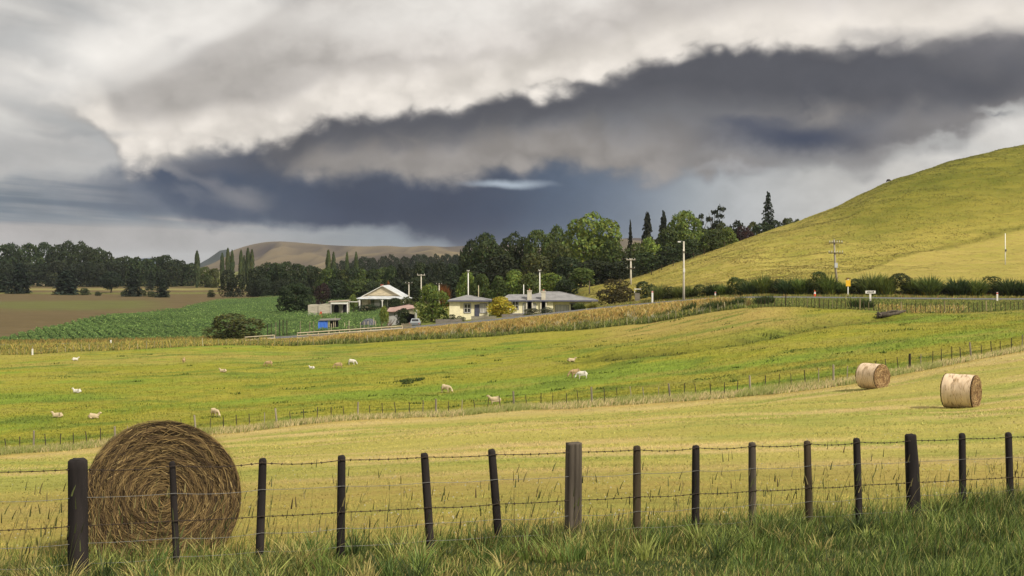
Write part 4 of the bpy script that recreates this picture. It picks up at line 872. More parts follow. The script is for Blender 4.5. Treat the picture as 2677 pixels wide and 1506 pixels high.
# main cream house: 1 crop px (4.262/px) = .01655 m at d = 228
d = 228.0; S = d/F; E0 = lambda u: (u-1446)*S
zb = top_z(821, d); H = empty('cream_house', ((1446-UC)*S, d, zb)); tag(H, 'long cream house with grey hip roof and two white chimneys beside the road', 'house')
wt = (821-785)*S; m = MB(); m.box(E0(1312), E0(1446), 0, 8.5, -1.2, wt); m.box(E0(1446)+0.003, E0(1548), 1.1, 8.5, -1.2, wt); m.build('wall', M['paint'], H, color=C['cream'])
m = MB(); m.box(E0(1310), E0(1446)+0.02, -0.05, -0.004, -1.2, 0.12); m.build('plinth', M['paint'], H, color=alb(150, 146, 158))
hip_roof(H, E0(1338), E0(1563), -0.5, 9.2, wt, (785-763.5)*S - 0.05, (E0(1424), E0(1466)), C['roofgrey'])
hip_roof(H, E0(1303), E0(1420), -0.45, 6.4, wt + 0.004, (785-771)*S - 0.04, (E0(1330), E0(1400)), C['roofgrey'], name='wing_roof')
chimney(H, E0(1378.5), E0(1390), -0.35, 0.5, -1.2, wt-0.1, (821-762)*S, C['concrete']); chimney(H, E0(1415.5), E0(1426), -0.35, 0.5, -1.2, wt-0.1, (821-763)*S, C['concrete'])
window(H, E0(1339), E0(1355), 0.9, 2.35, 0, 2, 2, C['trim']); window(H, E0(1368), E0(1376), 0.1, 1.9, 0, 2, 1, C['trim'], M['curtain']); window(H, E0(1394.5), E0(1400), 0.75, 1.85, 0, 1, 1, C['trim'], M['curtain']); window(H, E0(1453.5), E0(1486), 0.35, 1.55, 1.1, 4, 1, C['trim'], M['curtain'])
m = MB(); m.box(E0(1493), E0(1507), 1.05, 1.097, 0.0, 1.75); m.build('porch_shade_panel', M['darkness'], H); m = MB(); m.box(E0(1490), E0(1510), 0.3, 1.096, 1.8, 1.92); m.build('porch_hood', M['paint'], H, color=C['trim'])  # dark panel paints the shade of the open porch, under its hood
# small cream house
d = 222.0; S = d/F; zb = top_z(831, d); E0 = lambda u: (u-1203)*S; H = empty('cream_house', ((1203-UC)*S, d, zb)); tag(H, 'small square cream house with low grey hip roof, left of the yellow shrub', 'house')
wt = (831-785)*S; m = MB(); m.box(E0(1203), E0(1275), 0, 6.5, -1.2, wt); m.box(E0(1175), E0(1203)-0.003, -0.35, 6.5, -1.2, wt); m.build('wall', M['paint'], H, color=C['cream'])
hip_roof(H, E0(1172), E0(1284), -0.85, 7.2, wt, (785-773)*S - 0.03, (E0(1218), E0(1226)), C['roofgrey'])
window(H, E0(1213.5), E0(1230), 0.95, 2.5, 0, 2, 2, C['trim']); window(H, E0(1255.5), E0(1271), 0.95, 2.5, 0, 2, 2, C['trim'], M['curtain'])
m = MB(); m.box(E0(1240.5), E0(1253), -0.06, -0.004, 0.25, 2.4); dr = m.build('door', M['paint'], H, color=alb(98, 98, 116)); m = MB(); m.box(E0(1251), E0(1251)+0.06, -0.11, -0.062, 1.2, 1.3); m.build('handle', M['steel'], dr)
# gabled villa with veranda
d = 318.0; S = d/F; zb = top_z(804.5, d); E0 = lambda u: (u-1000)*S; Z = lambda v: (804.5-v)*S; H = empty('gabled_house', ((1000-UC)*S, d, zb)); tag(H, 'old weathered beige gabled house with a veranda on white posts', 'house'); H.rotation_euler.z = math.radians(-6)
m = MB(); xl, xr, za = E0(951), E0(1048), Z(773); m.box(E0(947), E0(964), -1.2, 8.5, -0.8, Z(776)); m.box(E0(964)+.003, E0(1046), 1.4, 8.5, -0.8, Z(776)); m.poly([(xl, 0, za), (xr, 0, za), (E0(1000), 0, Z(749.5))], (0, 8.4, 0)); m.build('wall', M['weatherboard'], H, color=C['beige'])
m = MB(); t = 0.14
for a, b in (((xl-0.5, Z(773.5)-0.25), (E0(1000), Z(748)+0.02)), ((E0(1000), Z(748)+0.02), (xr+0.5, Z(774)-0.25))): m.poly([(a[0], -0.35, a[1]), (b[0], -0.35, b[1]), (b[0], -0.35, b[1]+t), (a[0], -0.35, a[1]+t)], (0, 9.1, 0))
rf = m.build('roof', M['roofing'], H, color=C['iron']); m = MB(); m.box(E0(988), E0(994), 3, 4, Z(755), Z(744)); m.build('chimney', M['paint'], rf, color=C['brick'])
m = MB()
for a, b in (((xl-0.55, Z(773.5)-0.3), (E0(1000), Z(748)-0.02)), ((E0(1000), Z(748)-0.02), (xr+0.55, Z(774)-0.3))): m.poly([(a[0], -0.42, a[1]), (b[0], -0.42, b[1]), (b[0], -0.42, b[1]+0.2), (a[0], -0.42, a[1]+0.2)], (0, 0.06, 0))
m.build('bargeboard', M['paint'], H, color=C['white'])
m = MB(); zi, zo = Z(775.2), Z(781.5); x0, x1 = E0(932), E0(1066); th = 0.1
for q in ([(E0(949), -0.003, zi), (xr, -0.003, zi), (x1, -2.4, zo), (x0, -2.4, zo)], [(E0(949), -0.003, zi), (x0, -2.4, zo), (x0, 7, zo), (E0(949), 7, zi)], [(xr, -0.003, zi), (xr, 7, zi), (x1, 7, zo), (x1, -2.4, zo)]): m.poly(q, (0, 0, th))
m.build('veranda_roof', M['roofing'], H, color=C['iron'])
for u in (943, 1004, 1060): m = MB(); m.tube([(E0(u), -2.2, -0.8), (E0(u), -2.2, zo)], 0.14, 6); m.tube([(E0(u), -2.2, zo-0.7), (E0(u)-0.55, -2.2, zo-0.05)], 0.06, 4); m.tube([(E0(u), -2.2, zo-0.7), (E0(u)+0.55, -2.2, zo-0.05)], 0.06, 4); m.build('veranda_post', M['paint'], H, color=C['white'])
m = MB(); m.box(E0(966), E0(1045), 1.34, 1.396, 0.0, Z(778)); m.build('veranda_wall', M['paint'], H, color=C['green'])
window(H, E0(977), E0(988), 0.4, 2.0, 1.34, 2, 1, C['white'], M['curtain']); window(H, E0(1011), E0(1024), 0.4, 2.0, 1.34, 2, 1, C['white'], M['glass'])
m = MB(); m.box(E0(932), E0(947)-0.01, 0, 1, 0.0, Z(783)); m.build('side_door', M['darkness'], H)
# low white shed
d = 300.0; S = d/F; zb = top_z(815, d); E0 = lambda u: (u-857)*S; Z = lambda v: (815-v)*S; H = empty('low_shed', ((857-UC)*S, d, zb)); tag(H, 'low white shed with an open carport end beside the gabled house', 'shed')
m = MB(); m.box(E0(805), E0(832), 0, 4, -0.6, Z(797.5)); m.add([(E0(832.5), -.2, -.6), (E0(864.5), -.2, -.6), (E0(864.5), -.2, Z(792)), (E0(832.5), -.2, Z(797)), (E0(832.5), 4, -.6), (E0(864.5), 4, -.6), (E0(864.5), 4, Z(792)), (E0(832.5), 4, Z(797))], [(0, 1, 2, 3), (5, 4, 7, 6), (0, 3, 7, 4), (1, 5, 6, 2), (3, 2, 6, 7), (0, 4, 5, 1)]); m.box(E0(865), E0(908), 2.6, 4, -.6, Z(793)); m.build('wall', M['weatherboard'], H, color=alb(214, 204, 182))
m = MB(); m.poly([(E0(858), -0.5, Z(790.5)), (E0(911), -0.5, Z(788)), (E0(911), 4.3, Z(786.5)), (E0(858), 4.3, Z(789))], (0, 0, 0.14)); m.build('roof', M['roofing'], H, color=alb(190, 170, 150))
m = MB(); m.box(E0(865), E0(866.5), -.4, -.25, -.6, Z(791)); m.box(E0(907.5), E0(910), -.4, -.25, -.6, Z(789)); m.box(E0(866.6), E0(907.4), -.42, -.28, Z(795), Z(790.8)); m.build('carport_frame', M['paint'], H, color=C['white'])
m = MB(); m.poly([(E0(869.5) + (E0(882)-E0(869.5))*(0.5-0.5*math.cos(math.pi*k/10)), 2.59, 0.9 + 0.75*math.sin(math.pi*k/10)) for k in range(11)] + [(E0(882), 2.59, -.5), (E0(869.5), 2.59, -.5)], (0, -0.03, 0)); m.box(E0(893), E0(905), 2.55, 2.597, -.5, Z(796.5)); m.build('dark_opening', M['darkness'], H)
m = MB(); m.tube([(E0(836), 0.5, Z(797)), (E0(836), 0.5, Z(791))], 0.07, 6); m.build('flue', M['steel'], H)
x, y, z = at(839, 297.5); m = MB(); m.box(-0.35, 0.35, -0.2, 0.2, -0.1, 0.9); m.box(-0.2, 0.2, -0.15, 0.15, 0.9, 1.3); o = m.build('gas_bottle', M['paint'], None, loc=(x, y, z), color=C['red']); tag(o, 'small red container standing against the low white shed', 'container')
x, y, z = at(820, 297); e = empty('parked_trailer', (x, y, z)); tag(e, 'pale trailer tray parked before the low white shed', 'trailer'); m = MB(); m.box(-1.3, 1.3, -0.6, 0.6, 0.35, 0.85); m.build('tray', M['paint'], e, color=alb(190, 186, 176))
for k in (-0.3, 0.35): m = MB(); m.tube([(k, -0.72, 0.3), (k, -0.60, 0.3)], 0.28, 12); m.build('wheel', M['rubber'], e)
# garage
d = 235.0; S = d/F; zb = top_z(848, d); E0 = lambda u: (u-1048)*S; Z = lambda v: (848-v)*S; H = empty('garage', ((1048-UC)*S, d, zb)); tag(H, 'white garage with a faded pinkish lean-to roof beside the dense green tree', 'garage')
m = MB(); m.box(E0(1014), E0(1028), 0, 5, -.8, Z(815.5)); m.box(E0(1028)+.003, E0(1044), 0.02, 5, -.8, Z(815)); m.box(E0(1044)+.003, E0(1085), 3.6, 5, -.8, Z(813)); m.box(E0(1083), E0(1085), 0.0, 3.59, -.8, Z(812)); m.build('wall', M['paint'], H, color=alb(214, 212, 206))
m = MB(); m.poly([(E0(1011), -0.5, Z(815)), (E0(1030), -0.55, Z(815.6)), (E0(1087), -0.5, Z(806)), (E0(1087), 5.4, Z(803.5)), (E0(1062), 5.4, Z(798.5)), (E0(1011), 5.4, Z(808))], (0, 0, 0.12)); m.build('roof', M['roofing'], H, color=C['rust'])
m = MB(); m.poly([(E0(1044.5), -0.12, Z(816)), (E0(1085), -0.12, Z(822)), (E0(1085), -0.12, Z(808)), (E0(1044.5), -0.12, Z(813.5))], (0, 0.1, 0)); m.build('front_band', M['paint'], H, color=C['cream'])
m = MB(); m.box(E0(1045), E0(1082.5), 3.5, 3.59, -.7, Z(816)); m.build('dark_bay', M['darkness'], H)
# tarpaulin shed and plastic tunnel
d = 222.0; S = d/F; zb = top_z(863, d); E0 = lambda u: (u-858)*S; Z = lambda v: (863-v)*S; H = empty('garden_shed', ((858-UC)*S, d, zb)); tag(H, 'small open lean-to with a blue tarpaulin over its left side', 'shed')
m = MB(); n = 9; v = []
for j in range(5):
    for i in range(n): t = i/(n-1); v.append((E0(832) + (E0(857)-E0(832))*t, -0.08*math.sin(i*2.2+j) - 0.1*(1-j/4), Z(861) + (Z(839)-Z(861))*j/4 + 0.1*t))
m.add(v, [(j*n+i, j*n+i+1, (j+1)*n+i+1, (j+1)*n+i) for j in range(4) for i in range(n-1)]); m.build('tarpaulin', M['paint'], H, True, color=C['blue'])
for u in (834, 857.5, 861, 871.5, 876): m = MB(); m.tube([(E0(u), 0.06, -.4), (E0(u), 0.06, Z(838 if u != 876 else 828))], 0.06, 6); m.build('post', M['batten'], H, color=C['palewood'])
m = MB(); m.poly([(E0(833), -.2, Z(838.5)), (E0(887), -.2, Z(837.5)), (E0(887), 2.4, Z(834)), (E0(833), 2.4, Z(836))], (0, 0, 0.08)); m.build('roof', M['roofing'], H, color=alb(140, 134, 122)); m = MB(); m.box(E0(858), E0(880), 2.2, 2.3, -.4, Z(839)); m.build('back_wall', M['darkness'], H)
d = 220.0; S = d/F; zb = top_z(859, d); H = empty('plastic_tunnel', ((960-UC)*S, d, zb)); tag(H, 'dark grey domed plastic tunnel in the vegetable garden', 'tunnel house')
m = MB(); n = 12; prof = [(-19*S*math.cos(math.pi*k/n), 24.5*S*math.sin(math.pi*k/n)**0.75) for k in range(n+1)]; L = 3.2
v = [(px, yy, pz) for yy in (0, L/2, L) for px, pz in prof]; k = n+1; m.add(v, [(j*k+i, j*k+i+1, (j+1)*k+i+1, (j+1)*k+i) for j in range(2) for i in range(n)] + [tuple(range(n+1))]); m.build('cover', M['roofing'], H, True, color=C['dgrey'])
m = MB()
for t in (0.25, 0.5, 0.75): m.tube([(px*1.01, -0.02, pz*1.01) for px, pz in [(-19*S*math.cos(math.pi*k/n)*t, 24.3*S*math.sin(math.pi*k/n)**0.75) for k in range(n+1)]], 0.025, 4)
m.build('ribs', M['batten'], H, color=C['silver'])
e = empty('garden_stakes', at(930, 219)); tag(e, 'pale stakes and low frames standing in the vegetable garden', 'garden stakes'); o0 = np.array(e.location)
for u, vt in ((901, 843), (912.5, 838), (942, 842), (952, 841), (962, 840), (982, 838), (977, 830), (866, 846)):
    x = (u-UC)/F*217.5; m = MB(); m.tube([(x-o0[0], -1.5, top_z(862, 217.5)-0.3-o0[2]), (x-o0[0], -1.5, top_z(vt, 217.5)-o0[2])], 0.055, 5); m.build('stake', M['batten'], e, color=C['palewood'])
x, y, z = at(921, 220); e = empty('raised_bed', (x, y, z)); tag(e, 'low dark planter bench between tarpaulin shed and plastic tunnel', 'garden bench'); m = MB(); m.box(-0.9, 0.9, -0.4, 0.4, 0.75, 0.95); m.build('top', M['weatherboard'], e, color=alb(120, 110, 96))
for a in (-0.8, 0, 0.8): m = MB(); m.box(a-.05, a+.05, -0.35, 0.35, -0.2, 0.748); m.build('leg', M['weatherboard'], e, color=alb(110, 100, 86))
x, y, z = at(996, 224); e = empty('wood_pile', (x, y, z)); tag(e, 'brown pile of branches leaning against the garage end', 'wood pile'); m = MB()
for k in range(46): a = random.uniform(-1.5, 1.6); b = a + random.uniform(-.5, 1.2); m.tube([(a, random.uniform(-.4, .4), random.uniform(-.1, .5)), (b, random.uniform(-.3, .3), random.uniform(0.5, 1.0)*(1.3+a*0.5))], random.uniform(.02, .05), 4)
m.build('branches', M['batten'], e, color=alb(128, 102, 84))
# pergola beam between shed and villa
x0 = (911-UC)/F*305; x1 = (943-UC)/F*305; m = MB(); m.box(0, x1-x0, -.06, .06, -.08, .08); m.box(0.1, 0.22, -.05, .05, -2.3, -.08); m.box(x1-x0-.2, x1-x0-.08, -.05, .05, -2.3, -.08); o = m.build('pergola', M['paint'], None, loc=(x0, 305, top_z(789, 305)), color=C['white']); tag(o, 'thin white pergola beam joining low shed and gabled house', 'pergola')

# ------------------------------------------------------------------ pickup seen from the rear
d = 219.0; x, y, z = (1083-UC)/F*d, d, top_z(857, d); H = empty('parked_pickup', (x, y, z)); tag(H, 'silver grey pickup parked beyond the paling gate, seen from behind', 'pickup')
m = MB(); m.box(-0.85, 0.85, 0, 1.9, 0.42, 0.95); m.box(-0.84, 0.84, 1.902, 4.6, 0.42, 0.98); m.build('body', M['paint'], H, color=C['silver'])
m = MB(); m.add([(-.82, 1.95, .98), (.82, 1.95, .98), (.82, 3.5, .98), (-.82, 3.5, .98), (-.66, 2.15, 1.52), (.66, 2.15, 1.52), (.66, 2.95, 1.52), (-.66, 2.95, 1.52)], [(0, 1, 5, 4), (1, 2, 6, 5), (2, 3, 7, 6), (3, 0, 4, 7), (4, 5, 6, 7)]); m.build('cab', M['paint'], H, color=C['silver'])
m = MB(); m.poly([(-.62, 1.985, 1.05), (.62, 1.985, 1.05), (.54, 2.11, 1.43), (-.54, 2.11, 1.43)], (0, -0.015, 0.0)); m.build('rear_window', M['glass'], H)
m = MB(); m.box(-0.8, 0.8, -0.04, -0.003, 0.55, 0.93); m.build('tailgate', M['paint'], H, color=alb(140, 144, 148)); m = MB(); m.box(-0.85, 0.85, -0.16, -0.04, 0.36, 0.52); m.build('bumper', M['steel'], H)
for s in (-1, 1):
    m = MB(); m.box(s*0.84-0.05, s*0.84+0.05, -0.03, 0.08, 0.62, 0.9); m.build('tail_light', M['paint'], H, color=C['red'])
    for yy in (0.75, 3.7): m = MB(); m.tube([(s*0.80-0.11, yy, 0.32), (s*0.80+0.11, yy, 0.32)], 0.33, 14); m.build('wheel', M['rubber'], H)
# ------------------------------------------------------------------ hay bales
M['straw'] = leaf_mat('straw', 0.15, 0.8)
M['haycore'] = simple_mat('hay_core', alb(74, 56, 40), 0.95, 0.5, 14, 0.8, 0.03)
M['netwrap'] = simple_mat('net_wrap', alb(226, 200, 168, 1.42), 0.8, 0.17, 2.0, 0.6, 0.03, stretch=(0.6, 4.0, 0.6), detail=7)
def strands(n, R, L, face, pal, w, seed=0, r0=0.0, fuzz=0.02):
    """strips of straw wound round the axis (local y); face -1 = end at y=-L/2, +1 = other end, 0 = curved side"""
    r_ = np.random.default_rng(seed); k = 4
    th = r_.uniform(0, 2*math.pi, n); ln = r_.uniform(0.10, 0.42, n)
    r = R*np.sqrt(r_.uniform(r0**2, 1, n)) if face else np.full(n, R) + r_.uniform(-0.01, fuzz, n)
    band = 0.5 + 0.5*np.sin(r*58 + 2.2*np.sin(th*3) + th*1.0)
    V = []; t = np.linspace(-0.5, 0.5, k); skew = r_.normal(0, 0.28, n) + (r_.uniform(0, 1, n) < 0.12)*r_.normal(0, 0.8, n)
    yb = (-L/2 if face < 0 else L/2) if face else r_.uniform(-L/2, L/2, n); out = r_.uniform(0.0, 0.035, n) + 0.02*band
    for q in t:
        s = q*ln; rr = r + s*np.sin(skew); a = th + s*np.cos(skew)/np.maximum(r, 0.10)
        if face: rr = np.minimum(rr, R*1.01); y = yb + face*(out + 0.012*np.cos(q*5)*r_.uniform(0, 1, n)); c = np.stack([rr*np.cos(a), y, rr*np.sin(a)], 1); tn = np.stack([np.cos(a), np.zeros(n), np.sin(a)], 1)
        else: y = yb + s*np.sin(skew); c = np.stack([(r+0.01*np.cos(q*6))*np.cos(th+s*np.cos(skew)/R), y, (r+0.01*np.cos(q*6))*np.sin(th+s*np.cos(skew)/R)], 1); tn = np.tile([0, 1.0, 0], (n, 1))
        ww = (w*r_.uniform(0.6, 1.4, n)*(1-abs(q)*0.9))[:, None]; V += [c - tn*ww, c + tn*ww]
    V = np.stack(V, 1).reshape(-1, 3); b = np.arange(n)[:, None]*2*k
    f = np.concatenate([np.concatenate([b+2*i, b+2*i+1, b+2*i+3, b+2*i+2], 1) for i in range(k-1)])
    p = np.array(pal)[r_.choice(len(pal), n)] * r_.uniform(0.7, 1.3, n)[:, None] * (0.42 + 0.9*band[:, None] if face else 1)
    return V, f, np.repeat(p, 2*k, 0)
def cyl(m, R, L, n=48, flat=0.0, r1=0.9):
    prof = [(-L/2-0.01, R*r1), (-L/2+0.05, R*0.985), (0, R), (L/2-0.05, R*0.985), (L/2+0.01, R*r1)]
    v = []; k = len(prof)
    for y, r in prof:
        for j in range(n):
            a = 2*math.pi*j/n; zz = r*math.sin(a)*(1+0.008*math.sin(5*a)); v.append((r*math.cos(a)*(1+0.006*math.sin(3*a+y)), y, max(zz, -R*(1-flat))))
    m.add(v, [(i*n+j, i*n+(j+1) % n, (i+1)*n+(j+1) % n, (i+1)*n+j) for i in range(k-1) for j in range(n)] + [tuple(range(n))[::-1], tuple((k-1)*n+j for j in range(n))])
def join(parts):
    vs, fs, ts, o = [], [], [], 0
    for v, f, t in parts: vs.append(v); fs.append(f+o); ts.append(t); o += len(v)
    return np.concatenate(vs), np.concatenate(fs), np.concatenate(ts)
BROWN = [alb(128, 104, 68), alb(94, 76, 50), alb(168, 142, 92), alb(70, 56, 40), alb(144, 118, 74), alb(110, 88, 60)]
R = 0.86; L = 1.2; x = (432-UC)/F*14.05; yw, tl = math.radians(18), math.radians(-6); zc = top_z(1304, 14.05)
ax = Vector((-math.sin(yw)*math.cos(tl), math.cos(yw)*math.cos(tl), math.sin(tl))); up = Vector((0, math.sin(-tl), math.cos(tl))); bc = Vector((x, 14.05, zc)) + ax*(L/2) - up*R
e = empty('hay_bale', bc); e.rotation_euler = (tl, 0, yw)
tag(e, 'big weathered brown round hay bale close behind the foreground fence, end facing us', 'hay bale', 'round hay bales')
m = MB(); cyl(m, R-0.03, L, flat=0.03); o = m.build('hay_roll', M['haycore'], e, True, (0, 0, R))
v, f, t = join([strands(9500, R, L, -1, BROWN, 0.0048, 1), strands(7000, R, L*1.02, -1, BROWN, 0.003, 11), strands(900, R*1.0, L, -1, [alb(206, 178, 120), alb(186, 156, 104)], 0.0035, 4), strands(1200, R, L, 1, BROWN, 0.007, 2), strands(7000, R-0.01, L, 0, [alb(200, 170, 104), alb(216, 186, 118), alb(160, 130, 78)], 0.006, 3, fuzz=0.03), strands(1500, R+0.01, L*0.98, 0, [alb(206, 176, 110), alb(170, 140, 86)], 0.004, 9, fuzz=0.07)])
link('loose_straw', mesh_np('loose_straw', v, f, t), M['straw'], e, (0, 0, R))
TAN = [alb(204, 172, 122), alb(160, 124, 82), alb(206, 172, 122), alb(134, 100, 68)]
for u, vb, d, px, yaw, lb in ((2285, 1017, 80, 66, 36, 'pale net wrapped hay bale beside the leaning batten fence'), (2518, 1066, 63, 88, 52, 'pale net wrapped hay bale in the open hay field, nearest of the two wrapped ones')):
    x, y, z = hit(u, vb); R2 = px/F*y/2; L2 = R2*2*0.86; e = empty('hay_bale', (x, y + 0.3, z - 0.05 + 0.0)); e.rotation_euler.z = math.radians(yaw); tag(e, lb, 'hay bale', 'round hay bales')
    m = MB(); cyl(m, R2-0.02, L2, 40); m.build('hay_roll', M['haycore'], e, True, (0, 0, R2))
    v, f, t = join([strands(3500, R2, L2, -1, TAN, 0.016, 5), strands(1500, R2, L2, 1, TAN, 0.018, 6), strands(160, R2+0.02, L2*0.96, 0, TAN, 0.008, 8, fuzz=0.06)]); link('loose_straw', mesh_np('loose_straw', v, f, t), M['straw'], e, (0, 0, R2))
    m = MB(); n = 56; v = []
    for yy in np.linspace(-L2/2+0.02, L2/2-0.02, 9): v += [((R2+0.012+0.008*math.sin(9*a+yy*13)+0.006*math.sin(yy*40))*math.cos(a), yy, (R2+0.012+0.006*math.sin(7*a+yy*9))*math.sin(a)) for a in np.linspace(0, 2*math.pi, n, endpoint=False)]
    m.add(v, [(i*n+j, i*n+(j+1) % n, (i+1)*n+(j+1) % n, (i+1)*n+j) for i in range(8) for j in range(n)]); m.build('net_wrap', M['netwrap'], e, True, (0, 0, R2))

# ------------------------------------------------------------------ sheep
def sheep_mesh(pose):
    lie = pose == 'lie'; dz = -0.34 if lie else 0.0
    V = [(-0.50, 0, .66+dz), (-0.12, 0, .65+dz), (.26, 0, .63+dz), (.44, 0, .70+dz)]; Rr = [.20, .275, .25, .16]
    if pose == 'graze': V += [(.60, 0, .50), (.74, 0, .26), (.80, 0, .10)]; Rr += [.12, .085, .05]; hd = 5
    else: V += [(.54, 0, .90+dz), (.66, 0, 1.0+dz), (.81, 0, .92+dz)]; Rr += [.11, .09, .05]; hd = 5
    E = [(0, 1), (1, 2), (2, 3), (3, 4), (4, 5), (5, 6)]
    def add(p, r, to): V.append(p); Rr.append(r); E.append((to, len(V)-1)); return len(V)-1
    hx, hy, hz = V[hd]
    for s in (-1, 1):
        add((hx-0.05, s*0.15, hz+0.03), 0.022, hd)
        if not lie:
            a = add((.25, s*.13, .42), .075, 2); a = add((.27, s*.13, .22), .042, a); add((.26, s*.13, .0), .035, a)
            a = add((-.45, s*.14, .44), .10, 0); a = add((-.53, s*.14, .24), .045, a); add((-.47, s*.14, .0), .035, a)
        else:
            a = add((.34, s*.17, .14), .07, 2); add((.52, s*.15, .06), .04, a); a = add((-.36, s*.22, .16), .10, 0); add((-.12, s*.25, .06), .045, a)
    add((-.68, 0, .60+dz), .04, 0)
    me = bpy.data.meshes.new('sheep'); bm = bmesh.new(); sl = bm.verts.layers.skin.verify(); vs = [bm.verts.new(p) for p in V]
    for vtx, r in zip(vs, Rr): vtx[sl].radius = (r, r)
    vs[1][sl].use_root = True
    for a, b in E: bm.edges.new((vs[a], vs[b]))
    bm.to_mesh(me); bm.free(); o = bpy.data.objects.new('sheep', me); col.objects.link(o); o.modifiers.new('s', 'SKIN'); sb = o.modifiers.new('b', 'SUBSURF'); sb.levels = 2
    dg = bpy.context.evaluated_depsgraph_get(); dg.update(); ev = bpy.data.meshes.new_from_object(o.evaluated_get(dg)); bpy.data.objects.remove(o)
    co = np.zeros(len(ev.vertices)*3); ev.vertices.foreach_get('co', co); co = co.reshape(-1, 3)
    face = (np.linalg.norm(co - np.array([hx+0.05, 0, hz-0.03]), axis=1) < 0.22) & (co[:, 0] > hx - 0.12); leg = (co[:, 2] < 0.33) & (abs(co[:, 1]) > .08) & np.full(len(co), not lie)
    fl = fbm(co[:, 0]*9, co[:, 2]*9+co[:, 1]*7, 4)[:, None]*0.5 + 0.75; tnt = np.where(face[:, None], 1.15, np.where(leg[:, None], 0.9, fl)) * np.ones(3)
    bump = (fbm(co[:, 0]*14, co[:, 2]*14 + co[:, 1]*11, 8) - 0.5)*0.05*(~face & ~leg); nn = np.zeros(len(co)*3); ev.vertices.foreach_get('normal', nn); co += nn.reshape(-1, 3)*bump[:, None]; ev.vertices.foreach_set('co', co.ravel())
    at_ = ev.attributes.new('tint', 'FLOAT_COLOR', 'POINT'); at_.data.foreach_set('color', np.concatenate([tnt, np.ones((len(co), 1))], 1).astype(np.float32).ravel()); ev.polygons.foreach_set('use_smooth', np.ones(len(ev.polygons), bool)); ev.name = 'sheep'; return ev
M['wool'] = leaf_mat('wool', 0.0, 0.95)
SH = {k: sheep_mesh(k) for k in ('graze', 'stand', 'lie')}
FAWN, CREAM, WHITE = alb(198, 168, 124, 1.05), alb(218, 196, 158, 1.1), alb(232, 224, 210, 1.2)
for u, v, pose, ang, cl, sc_, lb in ((197, 943, 'lie', 5, WHITE, 1, 'white sheep lying alone nearest the left end of the far fence'), (481, 950, 'stand', 100, FAWN, 1, 'fawn sheep seen from behind, standing alone in the yellow grass'), (583, 975, 'lie', 170, CREAM, 1, 'cream sheep lying at the edge of the yellow grass, head left'),
    (702, 958, 'graze', 185, FAWN, 1.1, 'fawn sheep standing below the short rail fence, head left'), (815, 965, 'lie', 160, WHITE, .8, 'small white lamb lying between two fawn sheep'), (884, 964, 'graze', 190, FAWN, 1.1, 'fawn sheep grazing just right of the small white lamb'), (921, 954, 'graze', -5, WHITE, 1.1, 'white sheep grazing with head right, beside a fawn sheep'),
    (1494, 946, 'lie', 0, CREAM, 1, 'sheep lying half hidden by the gully, white head showing'), (1503, 988, 'graze', 190, FAWN, 1.25, 'fawn sheep grazing against a white one'), (1521, 991, 'graze', 175, WHITE, 1.15, 'white sheep grazing in front of a fawn one'), (1167, 1027, 'graze', -25, CREAM, 1.15, 'cream sheep grazing alone right of the dark rushes'),
    (1293, 1060, 'stand', 188, CREAM, 1.15, 'cream sheep standing at the batten fence with head to a post'), (201, 1028, 'lie', 170, WHITE, 1.05, 'white sheep lying alone in the middle of the left pasture'), (150, 1092, 'lie', 178, CREAM, 1.1, 'cream sheep lying near the fence, head left, leftmost of a pair'), (246, 1095, 'lie', 2, CREAM, 1.15, 'cream sheep lying near the fence with white head right'), (563, 1091, 'graze', -40, CREAM, 1.1, 'cream sheep walking away above the big brown bale')):
    x, y, z = hit(u, v); o = link('sheep', SH[pose], M['wool'], None, (x, y, z - (0.02 if pose != 'lie' else 0.0)), cl); o.rotation_euler.z = math.radians(ang); o.scale = (sc_*0.74,)*3; tag(o, lb, 'sheep', 'sheep in the pasture')

# ------------------------------------------------------------------ grass and other ground cover
def gcol(X, Y, mixf):
    r = np.clip(np.searchsorted(Yr, Y) - 1, 0, len(Yr)-1); s = X/(np.maximum(Y, -40)+60); c = np.clip(np.searchsorted(sr, s), 0, len(sr)-1)
    mixf = np.asarray(mixf)[:, None]; return ca[r, c]*(1-mixf) + cb[r, c]*mixf
GAIN = {'tall_grass': 1.8, 'fence_grass': 1.7, 'stubble': 1.45, 'dry_grass': 1.4, 'pasture_grass': 1.0, 'bank_grass': 1.15, 'verge_grass': 1.1, 'hill_grass': 0.88, 'crop_plants': 1.95, 'rushes': 1.2, 'bank_weeds': 1.3}
def stuff(name, data, label, cat, mat='blade'):
    v, f, t = data; t = np.minimum(t*GAIN.get(name, 1.0), 0.72)
    if name in UPN:
        e1 = v[f[:, 1]] - v[f[:, 0]]; e2 = v[f[:, 2]] - v[f[:, 0]]; gn = np.cross(e1, e2); bad = (gn @ np.array((0, -1.0, 0.35))) < 0; f = f.copy(); f[bad] = f[bad][:, ::-1]
    o = link(name, mesh_np(name, v, f, t, name in UPN), M[mat], None, None, (1, 1, 1)); tag(o, label, cat, None, 'stuff')
    if name in UPN:      # short turf takes the light like the ground it grows from
        k = UPN[name]; nn_ = rng.normal(0, 0.22, (len(v), 3)) + np.array((0, -0.12, 1.0))*k + (1-k)*np.array((0, -1.0, 0.3)); nn_ /= np.linalg.norm(nn_, axis=1, keepdims=True); o.data.normals_split_custom_set_from_vertices(nn_.tolist())
UPN = {'stubble': 1.0, 'pasture_grass': 1.0, 'hill_grass': 1.0, 'dry_grass': 0.75, 'bank_grass': 0.7, 'verge_grass': 0.7, 'crop_plants': 0.8}
